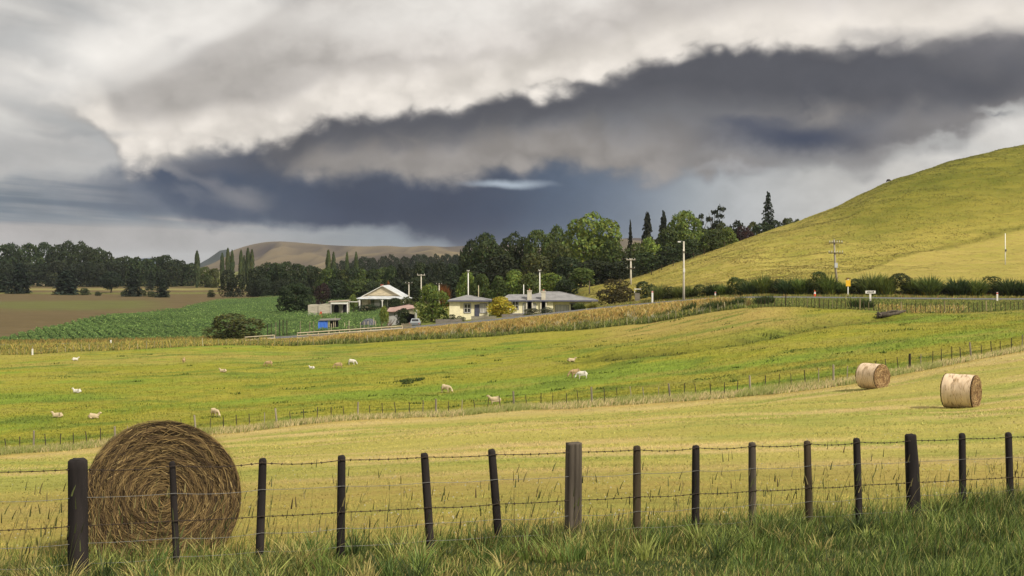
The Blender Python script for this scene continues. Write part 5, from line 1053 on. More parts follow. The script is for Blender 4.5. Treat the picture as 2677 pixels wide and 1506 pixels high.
def scat(n, u0, u1, lo, hi, logd=True, keep=None):
    u = rng.uniform(u0, u1, n); a = lo(u) if callable(lo) else np.full(n, lo); b = hi(u) if callable(hi) else np.full(n, hi); t = rng.uniform(0, 1, n)
    d = a*(b/a)**t if logd else a + (b-a)*t; X = (u-UC)/F*d
    if keep is not None: k = keep(X, d, u); X, d, u, t = X[k], d[k], u[k], t[k]
    return X, d, u, t
def P3(X, d, sink=0.02): return np.stack([X, d, ground_z(X, d) - sink], 1)
def lean_(n, s, wind=(0.12, 0.0)): return rng.normal(0, s, (n, 2)) + np.array(wind)
g_F = lambda u: gl(dF, u); g_M = lambda u: gl(dM, u); g_R = lambda u: gl(dR, u); g_N = lambda u: gl(dN, u)
pal = lambda n, cs, p: np.array([alb(*c) for c in cs])[rng.choice(len(cs), n, p=p)] * rng.uniform(0.7, 1.3, n)[:, None]
# tall rank grass of the verge at our feet
X, d, u, t = scat(140000, -600, 3260, 7.6, lambda u: g_F(u) + 0.9, False); n = len(X)
cl = fbm(X*1.3, d*1.6, 70); cl2 = fbm(X*3.5, d*3.5, 71); dist = g_F(u) - d
h = (0.05 + 0.22*sstep(0.38, 0.72, cl) + 0.10*cl2) * rng.uniform(0.55, 1.25, n) * (1 + 0.35*sstep(1700, 2500, u)) * np.where(dist < -0.2, 0.75, 1) * (0.75 + 0.4*sstep(1.8, 0.0, np.abs(dist))) * (0.84 + 0.16*sstep(1500, 2200, u))
tn = pal(n, ((88, 98, 48), (112, 118, 56), (60, 70, 40), (144, 144, 78), (184, 164, 102), (140, 112, 72)), (.28, .25, .2, .12, .10, .05)) * (0.45 + 1.15*cl2)[:, None]
tn *= 1 - np.array((0.30, 0.14, 0.24))*sstep(1350, 2300, u)[:, None]
bare = (sstep(0.36, 0.24, fbm(X*0.8, d*0.9, 73)) > 0.5); tn[bare] = tn[bare]*0.3 + np.array(alb(150, 122, 82))*0.6; h = np.where(bare, h*0.45, h)
stuff('tall_grass', blades(P3(X, d), h, rng.uniform(0.006, 0.013, n), lean_(n, 0.33), tn, 3, 0.7), 'long green rank grass along the near fence and verge', 'grass')
parts = []
for k in range(230):
    uu_ = random.uniform(-300, 2950); dd = float(fence_d(uu_)) - abs(random.gauss(0.2, 1.6)) + 0.5; cx = (uu_-UC)/F*dd; n = random.randint(18, 60); q = np.abs(rng.normal(0, 0.07, n)); a = rng.uniform(0, 6.283, n)
    cc_ = np.array(alb(*random.choice(((158, 164, 88), (120, 136, 66), (66, 80, 44), (176, 162, 100), (92, 112, 54))), 1.7)); x = cx + q*np.cos(a); y = dd + q*np.sin(a); sp_ = random.uniform(0.3, 0.75)
    parts.append(blades(P3(x, y), rng.uniform(0.5, 1.1, n)*random.uniform(0.18, 0.42), rng.uniform(0.007, 0.014, n), np.stack([np.cos(a)*sp_, np.sin(a)*sp_], 1) + rng.normal(0, .15, (n, 2)), cc_*rng.uniform(0.7, 1.3, n)[:, None], 4, 0.9))
def join(parts):
    vs, fs, ts, o = [], [], [], 0
    for v, f, t in parts: vs.append(v); fs.append(f+o); ts.append(t); o += len(v)
    return np.concatenate(vs), np.concatenate(fs), np.concatenate(ts)
stuff('grass_tussocks', join(parts), 'arching pale and dark grass tussocks scattered in the near verge', 'grass')
# rank grass spilling through the fence into the hay field, and seed stalks
X, d, u, t = scat(26000, -250, 2950, lambda u: g_F(u) + 0.2, lambda u: g_F(u) + 4.5, False, lambda X, d, u: rng.uniform(0, 1, len(X)) < 1.15*np.exp(-(d - g_F(u))/1.3) * (0.35 + fbm(X*1.2, d*1.2, 75))); n = len(X)
stuff('fence_grass', blades(P3(X, d), rng.uniform(0.12, 0.42, n)*np.exp(-(d-g_F(u))/4), rng.uniform(0.006, 0.012, n), lean_(n, 0.3), pal(n, ((92, 112, 50), (128, 136, 66), (176, 158, 92), (74, 92, 44)), (.4, .25, .15, .2)), 3, 0.7), 'thin green grass growing through the foot of the near fence', 'grass')
X, d, u, t = scat(620, -250, 2950, lambda u: g_F(u) - 1.2, lambda u: g_F(u) + 1.2, False); n = len(X); hs = rng.uniform(0.45, 1.12, n)*np.where(rng.uniform(0, 1, n) < 0.3, 1.0, 0.75); ls = lean_(n, 0.16); tn = pal(n, ((120, 126, 72), (186, 170, 112), (92, 98, 56), (104, 84, 62)), (.4, .25, .25, .1))
Pp = P3(X, d); A = blades(Pp, hs, np.full(n, 0.006), ls, tn, 3, 0.5); tipz = hs*(1 - 0.25*np.linalg.norm(ls, axis=1))
tp = Pp + np.stack([ls[:, 0]*hs, ls[:, 1]*hs, tipz], 1); hd_ = blades(tp - np.stack([ls[:, 0]*0.08, ls[:, 1]*0.08, np.full(n, 0.09)], 1), np.full(n, 0.12), rng.uniform(0.010, 0.018, n), ls, tn*0.85, 3, 0.2)
stuff('seed_stalks', join([A, hd_]), 'thin grass seed stalks standing up round the near fence', 'grass')
# mown stubble of the hay field
X, d, u, t = scat(150000, -300, 2980, lambda u: g_F(u) + 0.8, lambda u: g_M(u) - 1.8); n = len(X); s_ = 1 + d/22; nv = fbm(X/3.5, d/0.8, 77)
tn = gcol(X, d, rng.uniform(0, 1, n)) * rng.uniform(0.8, 1.2, n)[:, None] * (0.62 + 0.75*nv)[:, None]; gr = rng.uniform(0, 1, n) < 0.16*sstep(0.4, 0.7, fbm(X/3, d/1.5, 78)) + 0.02; tn[gr] = tn[gr]*0.4 + np.array(alb(104, 118, 54))*0.6
stuff('stubble', blades(P3(X, d, 0.01), rng.uniform(0.012, 0.035, n)*s_*(0.5+1.0*nv), rng.uniform(0.006, 0.012, n)*s_*1.3, lean_(n, 1.0), tn, 1, 0.3), 'short pale mown stubble of the hay field', 'stubble')
X, d, u, t = scat(1500, -200, 2900, lambda u: g_F(u) + 1.5, 48, True, lambda X, d, u: fbm(X/4, d/2, 79) > 0.5); n = len(X); Pc = P3(X, d, -0.05); v, f = quads(Pc, np.tile([0, -1, 0.6], (n, 1)), 0.014); stuff('clover', (v, f, np.full((len(v), 3), alb(222, 216, 190))), 'tiny pale clover heads dotted over the hay field', 'clover')
# long dry grass along the field fence
X, d, u, t = scat(42000, -150, 2850, lambda u: g_M(u) - 2.3, lambda u: g_M(u) + 0.9, False); n = len(X); nn = fbm(X/3, d/2, 80)
tn = pal(n, ((216, 194, 142), (190, 172, 112), (150, 154, 76), (118, 130, 60)), (.36, .28, .2, .16)); gm = (nn > 0.58) | (u < 250) & (rng.uniform(0, 1, n) < .6); tn[gm] = tn[gm]*0.4 + np.array(alb(140, 152, 70))*0.6
stuff('dry_grass', blades(P3(X, d), rng.uniform(0.22, 0.66, n)*(0.5+nn)*(1-0.5*np.abs(t-0.5)), rng.uniform(0.03, 0.06, n), lean_(n, 0.28, (0.2, 0)), tn, 2, 0.7), 'long pale dry grass along the foot of the batten fence', 'grass')
# pasture
X, d, u, t = scat(150000, -200, 2880, lambda u: g_M(u) + 0.6, lambda u: g_R(u) - 0.3); n = len(X); nn = fbm(X/3.2, d/3.2, 81); n2 = fbm(X/9, d/7, 82)
tn = gcol(X, d, rng.uniform(0, 1, n)*0.9) * rng.uniform(0.82, 1.18, n)[:, None] * (0.46 + 1.06*nn)[:, None] * (0.8 + 0.4*fbm(X/1.1, d/1.1, 83, 2))[:, None]
stuff('pasture_grass', blades(P3(X, d), rng.uniform(0.06, 0.20, n)*(0.4+1.3*nn)*(0.6+0.9*n2), rng.uniform(0.05, 0.13, n), lean_(n, 0.5), tn, 1, 0.3), 'tufty green and yellow grass of the sheep pasture', 'grass')
# dark rushes and weeds in the pasture, along the gully
parts = []
def clump(cx, cy, rx, ry, n, h, c):
    a = rng.uniform(0, 6.283, n); q = np.sqrt(rng.uniform(0, 1, n)); x = cx + rx*q*np.cos(a); y = cy + ry*q*np.sin(a)
    parts.append(blades(P3(x, y), rng.uniform(0.5, 1.1, n)*h, rng.uniform(0.05, 0.12, n), lean_(n, 0.35), np.array(alb(*c))*rng.uniform(0.6, 1.4, n)[:, None], 2, 0.6))
x, y, z = hit(1065, 997); [clump(x+random.uniform(-1.5, 1.5), y+random.uniform(-1.6, 1.6), random.uniform(.3, .8), .5, 45, random.uniform(.18, .4), random.choice(((74, 92, 42), (92, 112, 50), (64, 80, 38)))) for k in range(9)]; clump(x+0.2, y-2.2, 0.6, 0.5, 90, 0.3, (62, 78, 38))
for k in range(90): xx, yy, zz = hit(random.uniform(0, 2650), 0, 9, 20) if False else (0, 0, 0)
Xw, dw, uw, tw = scat(110, 0, 2650, lambda u: g_M(u) + 8, lambda u: g_R(u) - 3, True)
for a, b in zip(Xw, dw): clump(a, b, random.uniform(0.3, 1.6), random.uniform(0.2, 0.6), 26, random.uniform(0.15, 0.36), (96, 116, 46))
for (ax, ay), (bx, by) in zip(GULLY[:-1], GULLY[1:]):
    for k in range(20): tt = random.random(); clump(ax+(bx-ax)*tt + random.uniform(-.9, .9), ay+(by-ay)*tt + random.uniform(-.6, 1.0), random.uniform(0.8, 2.2), 0.7, 60, random.uniform(0.2, 0.48), random.choice(((72, 82, 36), (88, 98, 42), (104, 90, 50), (62, 72, 32))))
stuff('rushes', join(parts), 'dark rushes and weeds in clumps in the pasture and gully', 'rushes')
# roadside bank
X, d, u, t = scat(90000, -150, 2860, lambda u: g_R(u) - 0.3, lambda u: g_N(u) - 0.1, False); n = len(X); nn = fbm(X/2.5, d/2, 84); up = sstep(0.18, 0.45, t + 0.5*(nn-0.5)); rt = sstep(1880, 1990, u); lf = 1 - sstep(500, 900, u)
green = pal(n, ((112, 124, 52), (134, 142, 64), (84, 98, 44), (168, 160, 84)), (.35, .3, .2, .15)); orange = pal(n, ((196, 164, 86), (212, 182, 104), (172, 134, 70), (150, 148, 72), (226, 206, 144)), (.32, .28, .14, .18, .08)); yel = pal(n, ((214, 192, 96), (176, 168, 80), (196, 160, 88), (128, 136, 60)), (.35, .3, .15, .2))
w3_ = lambda a: a[:, None]; om = up*(1-rt)*(1-lf) + rt*0.45*sstep(2250, 2330, u)*(1-sstep(2480, 2560, u))*(t < .45); om = (rng.uniform(0, 1, n) < om); tn = np.where(w3_(om), orange, green); ym = (rng.uniform(0, 1, n) < lf*0.75); tn = np.where(w3_(ym), yel, tn)
h = rng.uniform(0.3, 0.9, n)*(0.5+nn)*np.where(rt > .5, 0.55, 1)*(1 - 0.62*sstep(0.68, 0.86, t)*sstep(540, 680, u))*np.where((t > 0.5) & (lf > 0.5), 1.25, 1 - 0.3*lf)
stuff('bank_grass', blades(P3(X, d), h, rng.uniform(0.08, 0.18, n), lean_(n, 0.45), tn*(0.75+0.5*nn)[:, None], 2, 0.6), 'rank orange and green grass on the roadside bank', 'grass')
parts = []
for k in range(170):
    uu_ = random.uniform(900, 1960); tt = random.uniform(0.02, 0.5); dd = float(gl(dR, uu_)*(1-tt) + gl(dN, uu_)*tt); xx = (uu_-UC)/F*dd; clump(xx, dd, random.uniform(.2, .5), .3, 18, random.uniform(.6, 1.25), random.choice(((90, 100, 48), (110, 116, 56), (132, 112, 66), (206, 200, 170))))
for uu_, dd_ in ((1850, 3.0), (1884, 2.4), (1925, 3.2), (1990, 3.0), (2003, 4.0), (1800, 4.0), (2240, 3.0), (2262, 3.0)): dd = float(gl(dR, uu_)) + dd_; clump((uu_-UC)/F*dd, dd, 1.1, 0.7, 260, 1.5, (72, 88, 42))
stuff('bank_weeds', join(parts), 'taller dark weeds scattered over the roadside bank', 'weeds')
# far verge of the road and the yards
X, d, u, t = scat(26000, -150, 2860, lambda u: g_N(u) + ROADW + 0.1, lambda u: g_N(u) + ROADW + 5, False, lambda X, d, u: (u < 640) | (u > 1560)); n = len(X); lf = u < 1100
tn = np.where(lf[:, None], pal(n, ((190, 160, 84), (150, 140, 66), (116, 122, 56), (176, 138, 80)), (.3, .3, .25, .15)), pal(n, ((136, 140, 62), (176, 160, 82), (112, 118, 54), (160, 126, 76)), (.35, .25, .25, .15)))
stuff('verge_grass', blades(P3(X, d), rng.uniform(0.2, 0.7, n)*np.where(lf, 1.3, 0.8), rng.uniform(0.07, 0.15, n), lean_(n, 0.3), tn, 2, 0.6), 'rough grass on the far verge of the road', 'grass')
# hillside
hb = lambda u: np.interp(u, [1480, 1650, 2677, 2900], [262, 205, 192, 190])
X, d, u, t = scat(120000, 1490, 2880, hb, lambda u: gl(dC, u) + 4, False); n = len(X); nn = fbm(X/3.6, d/2.0, 86); n2 = fbm(X/11 + d/30, d/7, 87, 3); mown = (d < np.interp(u, [2000, 2190, 2340, 2546, 2675, 3200], [196, 214, 240, 252, 258, 270]) - 0.5) & (u > 2150)
tn = gcol(X, d, np.clip(rng.uniform(-.2, 1, n) + 0.9*(n2-.5), 0, 1)) * rng.uniform(0.9, 1.1, n)[:, None] * np.stack([0.30 + 1.36*nn, 0.38 + 1.22*nn, 0.45 + 1.0*nn], 1) * (0.66 + 0.66*sstep(0.3, 0.7, n2))[:, None]
stuff('hill_grass', blades(P3(X, d), rng.uniform(0.07, 0.18, n)*(0.3+1.5*nn)*np.where(mown, 0.3, 1), rng.uniform(0.18, 0.42, n), lean_(n, 0.5, (0.25, 0)), tn, 1, 0.3), 'tussocky yellow green grass covering the hill', 'grass')
# leafy crop in rows
n = 230000; X, d, u, t = scat(n, -120, 1010, 215, lambda u: np.maximum(crop_edge(u), 216.0) - 0.5, True)
th = math.radians(24); a = X*math.cos(th) + d*math.sin(th); b = -X*math.sin(th) + d*math.cos(th); sp = 1.7; a = np.round(a/sp)*sp + rng.normal(0, 0.24, len(a)); X = a*math.cos(th) - b*math.sin(th); d = a*math.sin(th) + b*math.cos(th)
k = (d > 214) & (d < crop_edge(u_of(X, d)) + 1) & (u_of(X, d) < 1012); X, d = X[k], d[k]; n = len(X); nn = fbm(X/7, d/5, 90)
hgt = rng.uniform(0.15, 0.62, n)*(0.6 + 0.8*nn)*(1 + 0.5*sstep(640, 800, u_of(X, d))); Pc = P3(X, d, 0) + np.stack([0*X, 0*X, hgt], 1); v, f = quads(Pc, rnd_dirs(n, 1.2), 0.13, 1.1); stuff('crop_plants', (v, f, np.repeat(pal(n, ((78, 100, 50), (96, 120, 60), (64, 84, 44), (124, 142, 78)), (.4, .3, .2, .1))*(0.65+0.7*nn)[:, None], 4, 0)), 'rows of dark green leafy crop in the valley field', 'crop', 'leaf')
# ------------------------------------------------------------------ thin rain-washed air over the valley
m_, g_ = new_mat('haze'); o_ = g_.node('ShaderNodeOutputMaterial'); v_ = g_.node('ShaderNodeVolumePrincipled'); v_.inputs['Color'].default_value = (0.82, 0.87, 0.94, 1); v_.inputs['Density'].default_value = 0.000042
g_.l.new(v_.outputs[0], o_.inputs['Volume'])
mb = MB(); mb.box(-9500, 9500, -70, 12500, -6, 115); tag(mb.build('haze', m_), kind='stuff')
# ------------------------------------------------------------------ sky, sun, camera
SUN = Vector((0.52, -0.48, 0.70)).normalized()
w = bpy.data.worlds.new('World'); sc.world = w; w.use_nodes = True
w.node_tree.nodes.clear(); g = NG(w.node_tree)
dirv = g.node('ShaderNodeTexCoord').outputs['Generated']
sx = g.node('ShaderNodeSeparateXYZ'); g.put(sx.inputs[0], dirv)
az = g.math('ARCTAN2', sx.outputs[0], sx.outputs[1]); el = g.math('ARCSINE', sx.outputs[2])
su = g.math('MULTIPLY_ADD', az, F, UC); sv = g.math('MULTIPLY_ADD', el, -F, VH)
def conv(u, v):
    a = math.atan((u-UC)/F); e = math.atan((VH-v)/F*math.cos(a)); return UC + F*a, VH - F*e
LO, HI = -200.0, 2900.0; VS = 800.0
tx = g.math('DIVIDE', g.sub(su, LO), HI - LO)
def edge(pts):
    q = [conv(*p) for p in pts]
    return g.mul(g.curve(tx, [((a-LO)/(HI-LO), b/VS) for a, b in q]), VS)
def L3(c): return tuple(lin(c))
def uramp(pts): return g.ramp(tx, [((conv(u, 400)[0]-LO)/(HI-LO), L3(c)) for u, c in pts])
pz = g.comb(g.math('DIVIDE', su, 330.0), g.math('DIVIDE', sv, 210.0), 3.3)
w1 = g.mul(g.sub(g.noise(pz, 1.0, 7, 0.52, 0.3), 0.5), 1.7)
w2 = g.sub(g.noise(g.comb(g.math('DIVIDE', su, 125.0), g.math('DIVIDE', sv, 100.0), 8.1), 1.0, 5, 0.52), 0.5)
w2 = g.mul(w2, 1.7)
w3 = g.sub(g.noise(g.comb(g.math('DIVIDE', su, 700.0), g.math('DIVIDE', sv, 130.0), 1.7), 1.0, 5, 0.5), 0.5)
w4 = g.sub(g.noise(g.comb(g.math('DIVIDE', su, 46.0), g.math('DIVIDE', sv, 34.0), 2.9), 1.0, 4, 0.55, 0.6), 0.5)
bil = g.sub(g.math('ABSOLUTE', g.sub(g.noise(g.comb(g.math('DIVIDE', g.add(su, g.mul(w2, 30.0)), 190.0), g.math('DIVIDE', sv, 150.0), 5.5), 1.0, 2.5, 0.45), 0.5)), 0.08)   # puffs
warpv = g.add(g.mul(w1, 90.0), g.mul(w2, 46.0)); svw = g.add(sv, warpv); suw = g.add(su, g.mul(w1, -110.0))
svs = g.add(sv, g.add(g.mul(w1, 26.0), g.mul(w2, 26.0)))
# backdrop below the clouds
c = uramp([(0, (166, 162, 160)), (600, (160, 158, 157)), (950, (138, 145, 152)), (1250, (106, 117, 132)), (1450, (98, 110, 127)), (1640, (120, 129, 140)), (1800, (147, 153, 158)), (1950, (170, 172, 173)), (2150, (188, 187, 184)), (2400, (206, 203, 198)), (2677, (212, 209, 204))])
bl = g.sm(g.add(w1, g.mul(w2, 0.4)), -0.3, 0.3, 0.94, 1.06); c = g.mixc(1.0, c, g.comb(bl, bl, bl), 'MULTIPLY')
# streaky slate bands low on the left
st = g.noise(g.comb(g.math('DIVIDE', su, 640.0), g.math('DIVIDE', g.add(sv, g.mul(su, -0.07)), 36.0), 2.2), 1.0, 4, 0.5)
sto = g.mul(g.sub(st, 0.5), 110.0)
slate = g.ramp(st, [(0.30, L3((90, 102, 118))), (0.50, L3((112, 123, 134))), (0.68, L3((158, 160, 162)))])
slate = g.mixc(g.mul(g.sm(suw, 60, 480), g.sm(sv, 592, 540)), slate, L3((84, 94, 111)))
eS = edge([(-200, 590), (0, 594), (300, 592), (600, 596), (760, 600), (2900, 600)])
mS = g.mul(g.sm(g.sub(sv, g.add(eS, sto)), 14, -30), g.sm(suw, 1100, 750))
c = g.mixc(g.mul(mS, 0.95), c, slate)
# rain curtain and the wall of slate cloud under the storm
eC = edge([(-200, 500), (300, 470), (420, 530), (540, 586), (624, 590), (749, 592), (853, 590), (957, 602), (1020, 600), (1092, 622), (1217, 648), (1300, 700), (1500, 740), (2900, 760)])
dC_ = g.sub(sv, g.add(eC, g.add(g.mul(w2, 60.0), g.mul(bil, 90.0))))
mC = g.mul(g.sm(dC_, 16, -26), g.sm(suw, 1860, 1280))
mC = g.mul(mC, g.sm(g.add(g.add(su, g.mul(w2, 90.0)), g.mul(g.sub(sv, 440.0), -1.15)), 290, 440))
blue = g.mixc(g.sm(sv, 400, 640), L3((68, 75, 90)), L3((30, 44, 74)))
blue = g.mixc(g.mul(g.sm(suw, 950, 600), g.sm(sv, 640, 560)), blue, L3((66, 77, 97)))
blue = g.mixc(g.sm(suw, 1150, 1700), blue, L3((74, 92, 116)))
c = g.mixc(mC, c, blue)
# upper-left veil with slanting streaks
eV = edge([(-200, 475), (0, 462), (104, 466), (200, 470), (312, 458), (447, 440), (560, 420), (700, 400), (2900, 300)])
s2 = g.noise(g.comb(g.math('DIVIDE', su, 460.0), g.math('DIVIDE', g.add(sv, g.mul(su, -0.20)), 95.0), 6.1), 1.0, 3, 0.45)
veil = g.ramp(s2, [(0.30, L3((170, 171, 171))), (0.5, L3((192, 190, 187))), (0.68, L3((212, 210, 205)))])
veil = g.mixc(g.sm(sv, 300, 430, 0, 0.55), veil, L3((166, 166, 166)))
qd = g.add(g.add(su, g.mul(sv, 1.85)), g.add(g.mul(w1, 110.0), -730.0))
veil = g.mixc(g.mul(g.sm(qd, -420, -60), g.sm(sv, 330, 200)), veil, L3((231, 227, 221)))
mV = g.mul(g.sm(g.sub(svw, eV), 30, -34), g.math('MAXIMUM', g.sm(suw, 700, 420), g.sm(sv, 190, 110)))
c = g.mixc(mV, c, veil)
# soft local shapes
def blob(u, v, ru, rv, colr, k=1.0, soft=1.0, wu=0.3, rot=0.0):
    global c
    a, b = conv(u, v)
    dx = g.sub(g.add(su, g.mul(w1, 120.0*wu)), a); dy = g.sub(g.add(sv, g.mul(g.add(w2, w1), 70.0*wu)), b)
    cr, sr_ = math.cos(rot), math.sin(rot)
    ex = g.math('DIVIDE', g.add(g.mul(dx, cr), g.mul(dy, sr_)), ru); ey = g.math('DIVIDE', g.add(g.mul(dy, cr), g.mul(dx, -sr_)), rv)
    r = g.math('SQRT', g.add(g.mul(ex, ex), g.mul(ey, ey)))
    c = g.mixc(g.mul(g.sm(r, 1.0, 1.0 - soft), k), c, L3(colr))
# middle tier: grey lobes
eB = edge([(-200, 300), (520, 380), (600, 440), (697, 450), (780, 463), (843, 474), (905, 486), (957, 466), (1040, 460), (1077, 478), (1196, 470), (1338, 452), (1494, 448), (1598, 464), (1702, 456), (1806, 457), (1850, 474), (1890, 458), (1962, 452), (2118, 450), (2248, 438), (2378, 410), (2508, 390), (2550, 340), (2677, 300), (2900, 290)])
dB = g.sub(sv, g.add(g.add(eB, g.mul(w4, 26.0)), g.add(g.add(g.mul(w1, 26.0), g.mul(w2, 34.0)), g.mul(bil, 170.0))))
mB = g.mul(g.sm(dB, 26, -34), g.sm(g.add(suw, g.mul(w2, 110.0)), 690, 800))
tier = g.mixc(g.sm(dB, -170, -50), L3((116, 117, 121)), L3((148, 143, 139)))
pt = g.sm(g.add(bil, g.mul(w2, 0.15)), -0.10, 0.09, 0.80, 1.08); tier = g.mixc(1.0, tier, g.comb(pt, pt, pt), 'MULTIPLY')
tier = g.mixc(g.sm(dB, -26, 20), tier, L3((104, 108, 118)))
tier = g.mixc(g.sm(suw, 1500, 2000, 0.0, 0.6), tier, L3((112, 112, 116)))
c = g.mixc(mB, c, tier)
# dark bellies, bright gaps, wisps
blob(2230, 272, 330, 62, (142, 138, 135), 0.8, 1.0, 1.0, -0.12)
blob(2010, 318, 90, 40, (92, 95, 106), 0.7, 1.0, 1.3, -0.5)
blob(2070, 404, 330, 40, (140, 140, 141), 0.7, 1.0, 1.0)
blob(2085, 360, 310, 66, (66, 73, 91), 1.0, 1.0, 0.5)
blob(1950, 345, 120, 34, (74, 79, 94), 0.7, 1.0, 1.0, 0.3)
blob(2110, 222, 130, 26, (84, 87, 97), 0.6, 1.0, 1.6, -0.5)
blob(2330, 250, 60, 70, (104, 104, 110), 0.5, 1.0, 1.2, 0.4)
blob(2540, 215, 190, 60, (86, 88, 97), 0.8, 1.0, 1.0)
blob(2450, 385, 190, 40, (186, 186, 184), 0.6, 1.0, 1.4)
blob(2625, 283, 95, 34, (196, 195, 192), 0.9, 0.9, 1.3)
blob(2605, 294, 46, 16, (126, 127, 130), 0.7, 1.0, 1.6)
blob(1945, 450, 150, 26, (168, 169, 171), 0.5, 1.0, 1.0)
blob(540, 425, 190, 52, (90, 94, 106), 0.85, 1.0, 0.8)
blob(440, 436, 80, 26, (150, 148, 148), 0.4, 1.0, 0.8, 0.3)
blob(500, 458, 110, 30, (132, 132, 136), 0.5, 1.0, 1.0, 0.45)
blob(655, 530, 105, 54, (128, 128, 132), 0.7, 1.0, 0.8)
blob(585, 492, 70, 34, (122, 122, 128), 0.6, 1.0, 0.9, 0.6)
blob(560, 545, 90, 40, (108, 112, 122), 0.5, 1.0, 1.6, 0.6)
blob(1330, 481, 150, 17, (172, 184, 196), 0.9, 1.0, 0.25)
blob(1180, 425, 150, 40, (150, 145, 142), 0.45, 1.0, 0.8)
blob(930, 415, 200, 50, (146, 142, 140), 0.4, 1.0, 0.8)
# the great shelf cloud: lit upper deck with a dark undercut
eA = edge([(-200, 170), (0, 225), (100, 262), (200, 300), (270, 350), (338, 424), (430, 428), (499, 420), (562, 400), (620, 402), (680, 398), (765, 372), (830, 330), (988, 310), (1144, 294), (1340, 262), (1450, 240), (1546, 222), (1702, 176), (1806, 150), (2014, 138), (2222, 132), (2430, 120), (2677, 106), (2900, 98)])
sA = g.sub(sv, g.add(g.add(eA, g.mul(w4, 26.0)), g.add(g.add(g.mul(w1, 26.0), g.mul(w2, 22.0)), g.mul(bil, 170.0))))
uw_ = g.sm(suw, 1450, 2100, 0.0, 80.0)
under = g.mul(g.sm(sA, -24, 12), g.mul(g.sm(g.sub(sA, uw_), 115, 22), g.sm(suw, 560, 790)))
under = g.mul(under, g.sm(suw, 2650, 2300, 0.75, 1.0))
c = g.mixc(g.mul(under, 0.93), c, L3((82, 83, 90)))
dg_ = g.noise(g.comb(g.math('DIVIDE', g.add(su, g.mul(sv, 1.2)), 900.0), g.math('DIVIDE', g.add(sv, g.mul(su, 0.33)), 190.0), 4.4), 1.0, 3, 0.42)
deck = g.mixc(g.sm(sA, -330, -130), L3((222, 218, 212)), L3((198, 192, 186)))
deck = g.mixc(g.mul(g.sm(suw, 1080, 560), g.mul(g.sm(sA, -330, -190), g.sm(sA, -70, -150))), deck, L3((168, 163, 158)))
deck = g.mixc(g.sm(sA, -150, -60), deck, L3((222, 215, 206)))
deck = g.mixc(g.mul(g.sm(qd, 460, 40), g.sm(sA, -60, -140)), deck, L3((184, 179, 174)))
kk = g.sm(g.add(g.sub(dg_, 0.5), g.mul(w1, 0.16)), -0.22, 0.2, 0.90, 1.12)
deck = g.mixc(g.sm(sA, -360, -180, 0.6, 1.0), deck, g.mixc(1.0, deck, g.comb(kk, kk, kk), 'MULTIPLY'))
pf = g.sm(g.add(bil, g.mul(w2, 0.16)), -0.10, 0.08, 0.84, 1.08)
deck = g.mixc(g.mul(g.sm(sA, -250, -120), g.sm(suw, 1900, 1200, 0.35, 1.0)), deck, g.mixc(1.0, deck, g.comb(pf, pf, pf), 'MULTIPLY'))
deck = g.mixc(g.sm(sA, -30, 14), deck, L3((150, 146, 143)))
mA = g.mul(g.sm(sA, 18, -24), g.sm(g.add(qd, g.mul(w4, 60.0)), -70, 170))
c = g.mixc(mA, c, deck)
blob(2640, 120, 300, 70, (112, 111, 115), 0.75, 1.0, 0.8)
blob(2330, 112, 260, 40, (150, 147, 146), 0.6, 1.0, 0.8)
blob(560, 215, 380, 55, (172, 167, 161), 0.3, 1.0, 0.5, -0.3)
blob(560, 85, 380, 34, (234, 230, 224), 0.6, 1.0, 0.3, -0.5)
blob(1050, 45, 620, 70, (229, 225, 219), 0.6, 1.0, 0.4)
blob(110, 150, 220, 40, (176, 176, 175), 0.5, 1.0, 0.6, 0.25)
blob(60, 205, 150, 26, (200, 198, 195), 0.5, 1.0, 0.6, 0.3)
blob(200, 345, 190, 18, (160, 161, 162), 0.6, 1.0, 0.6)
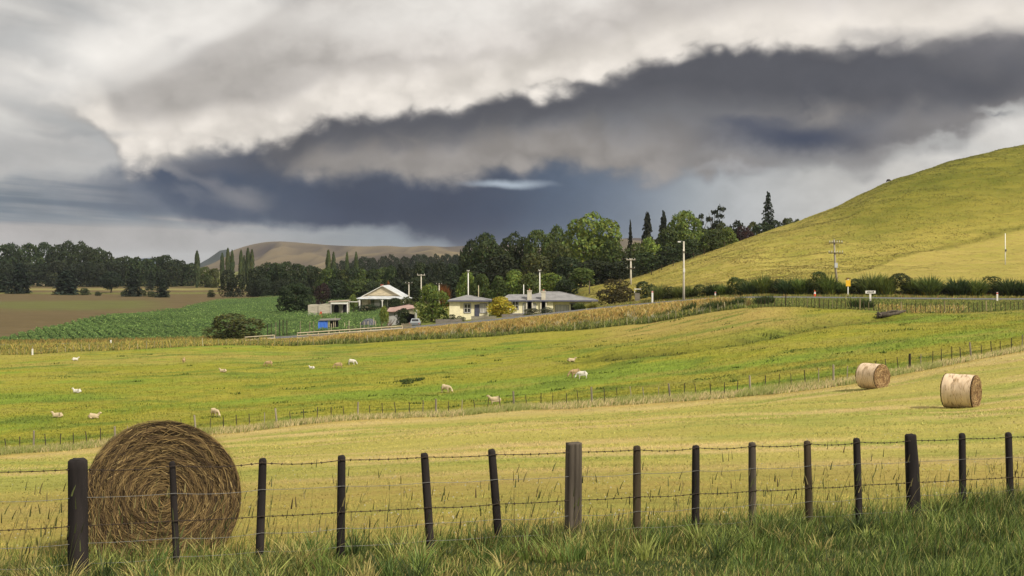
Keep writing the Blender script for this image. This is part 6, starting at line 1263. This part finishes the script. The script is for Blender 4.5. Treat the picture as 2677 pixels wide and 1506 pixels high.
k2 = g.sm(g.add(g.add(g.mul(w1, 0.5), g.mul(w2, 0.5)), g.mul(w4, 0.35)), -0.4, 0.4, 0.91, 1.09)
c = g.mixc(1.0, c, g.comb(k2, k2, k2), 'MULTIPLY')
# the rest of the sky: bright broken overcast overhead and behind
hi = g.noise(dirv, 2.2, 5, 0.55)
over = g.ramp(hi, [(0.3, L3((176, 177, 180))), (0.6, L3((226, 222, 216)))])
away = g.math('MAXIMUM', g.sm(sv, -60, -500), g.sm(g.math('ABSOLUTE', az), 0.55, 0.95))
c = g.mixc(away, c, over)
sky = g.node('ShaderNodeTexSky', sky_type='NISHITA'); sky.sun_disc = False
sky.sun_elevation = math.asin(SUN.z); sky.sun_rotation = math.atan2(SUN.x, SUN.y)
gap = g.mul(g.mul(g.sm(hi, 0.40, 0.34), away), 0.8)
SKYK = 1.0
c10 = g.mixc(1.0, c, (10.0*SKYK, 10.0*SKYK, 10.0*SKYK), 'MULTIPLY')
c10 = g.mixc(gap, c10, sky.outputs[0])
bg = g.node('ShaderNodeBackground'); g.put(bg.inputs[0], c10); bg.inputs[1].default_value = 0.1
wo = g.node('ShaderNodeOutputWorld'); g.l.new(bg.outputs[0], wo.inputs[0])

sd = bpy.data.lights.new('sun', 'SUN'); sd.energy = 4.5; sd.angle = math.radians(5); sd.color = (1.0, 0.94, 0.82)
so = bpy.data.objects.new('sun', sd); col.objects.link(so); so.location = (40, -20, 80)
so.rotation_euler = SUN.to_track_quat('Z', 'Y').to_euler()

cd = bpy.data.cameras.new('camera'); cam = bpy.data.objects.new('camera', cd); col.objects.link(cam)
cam.location = (0, 0, CAMZ); cam.rotation_euler = (math.radians(90), 0, 0)
cd.sensor_width = 36; cd.sensor_fit = 'HORIZONTAL'; cd.lens = 36*F/2677; cd.shift_y = (VH - 753)/2677.0; cd.clip_start = 0.1; cd.clip_end = 20000
sc.camera = cam
sc.view_settings.view_transform = 'Standard'; sc.view_settings.look = 'None'; sc.view_settings.exposure = 0.1; sc.view_settings.gamma = 1
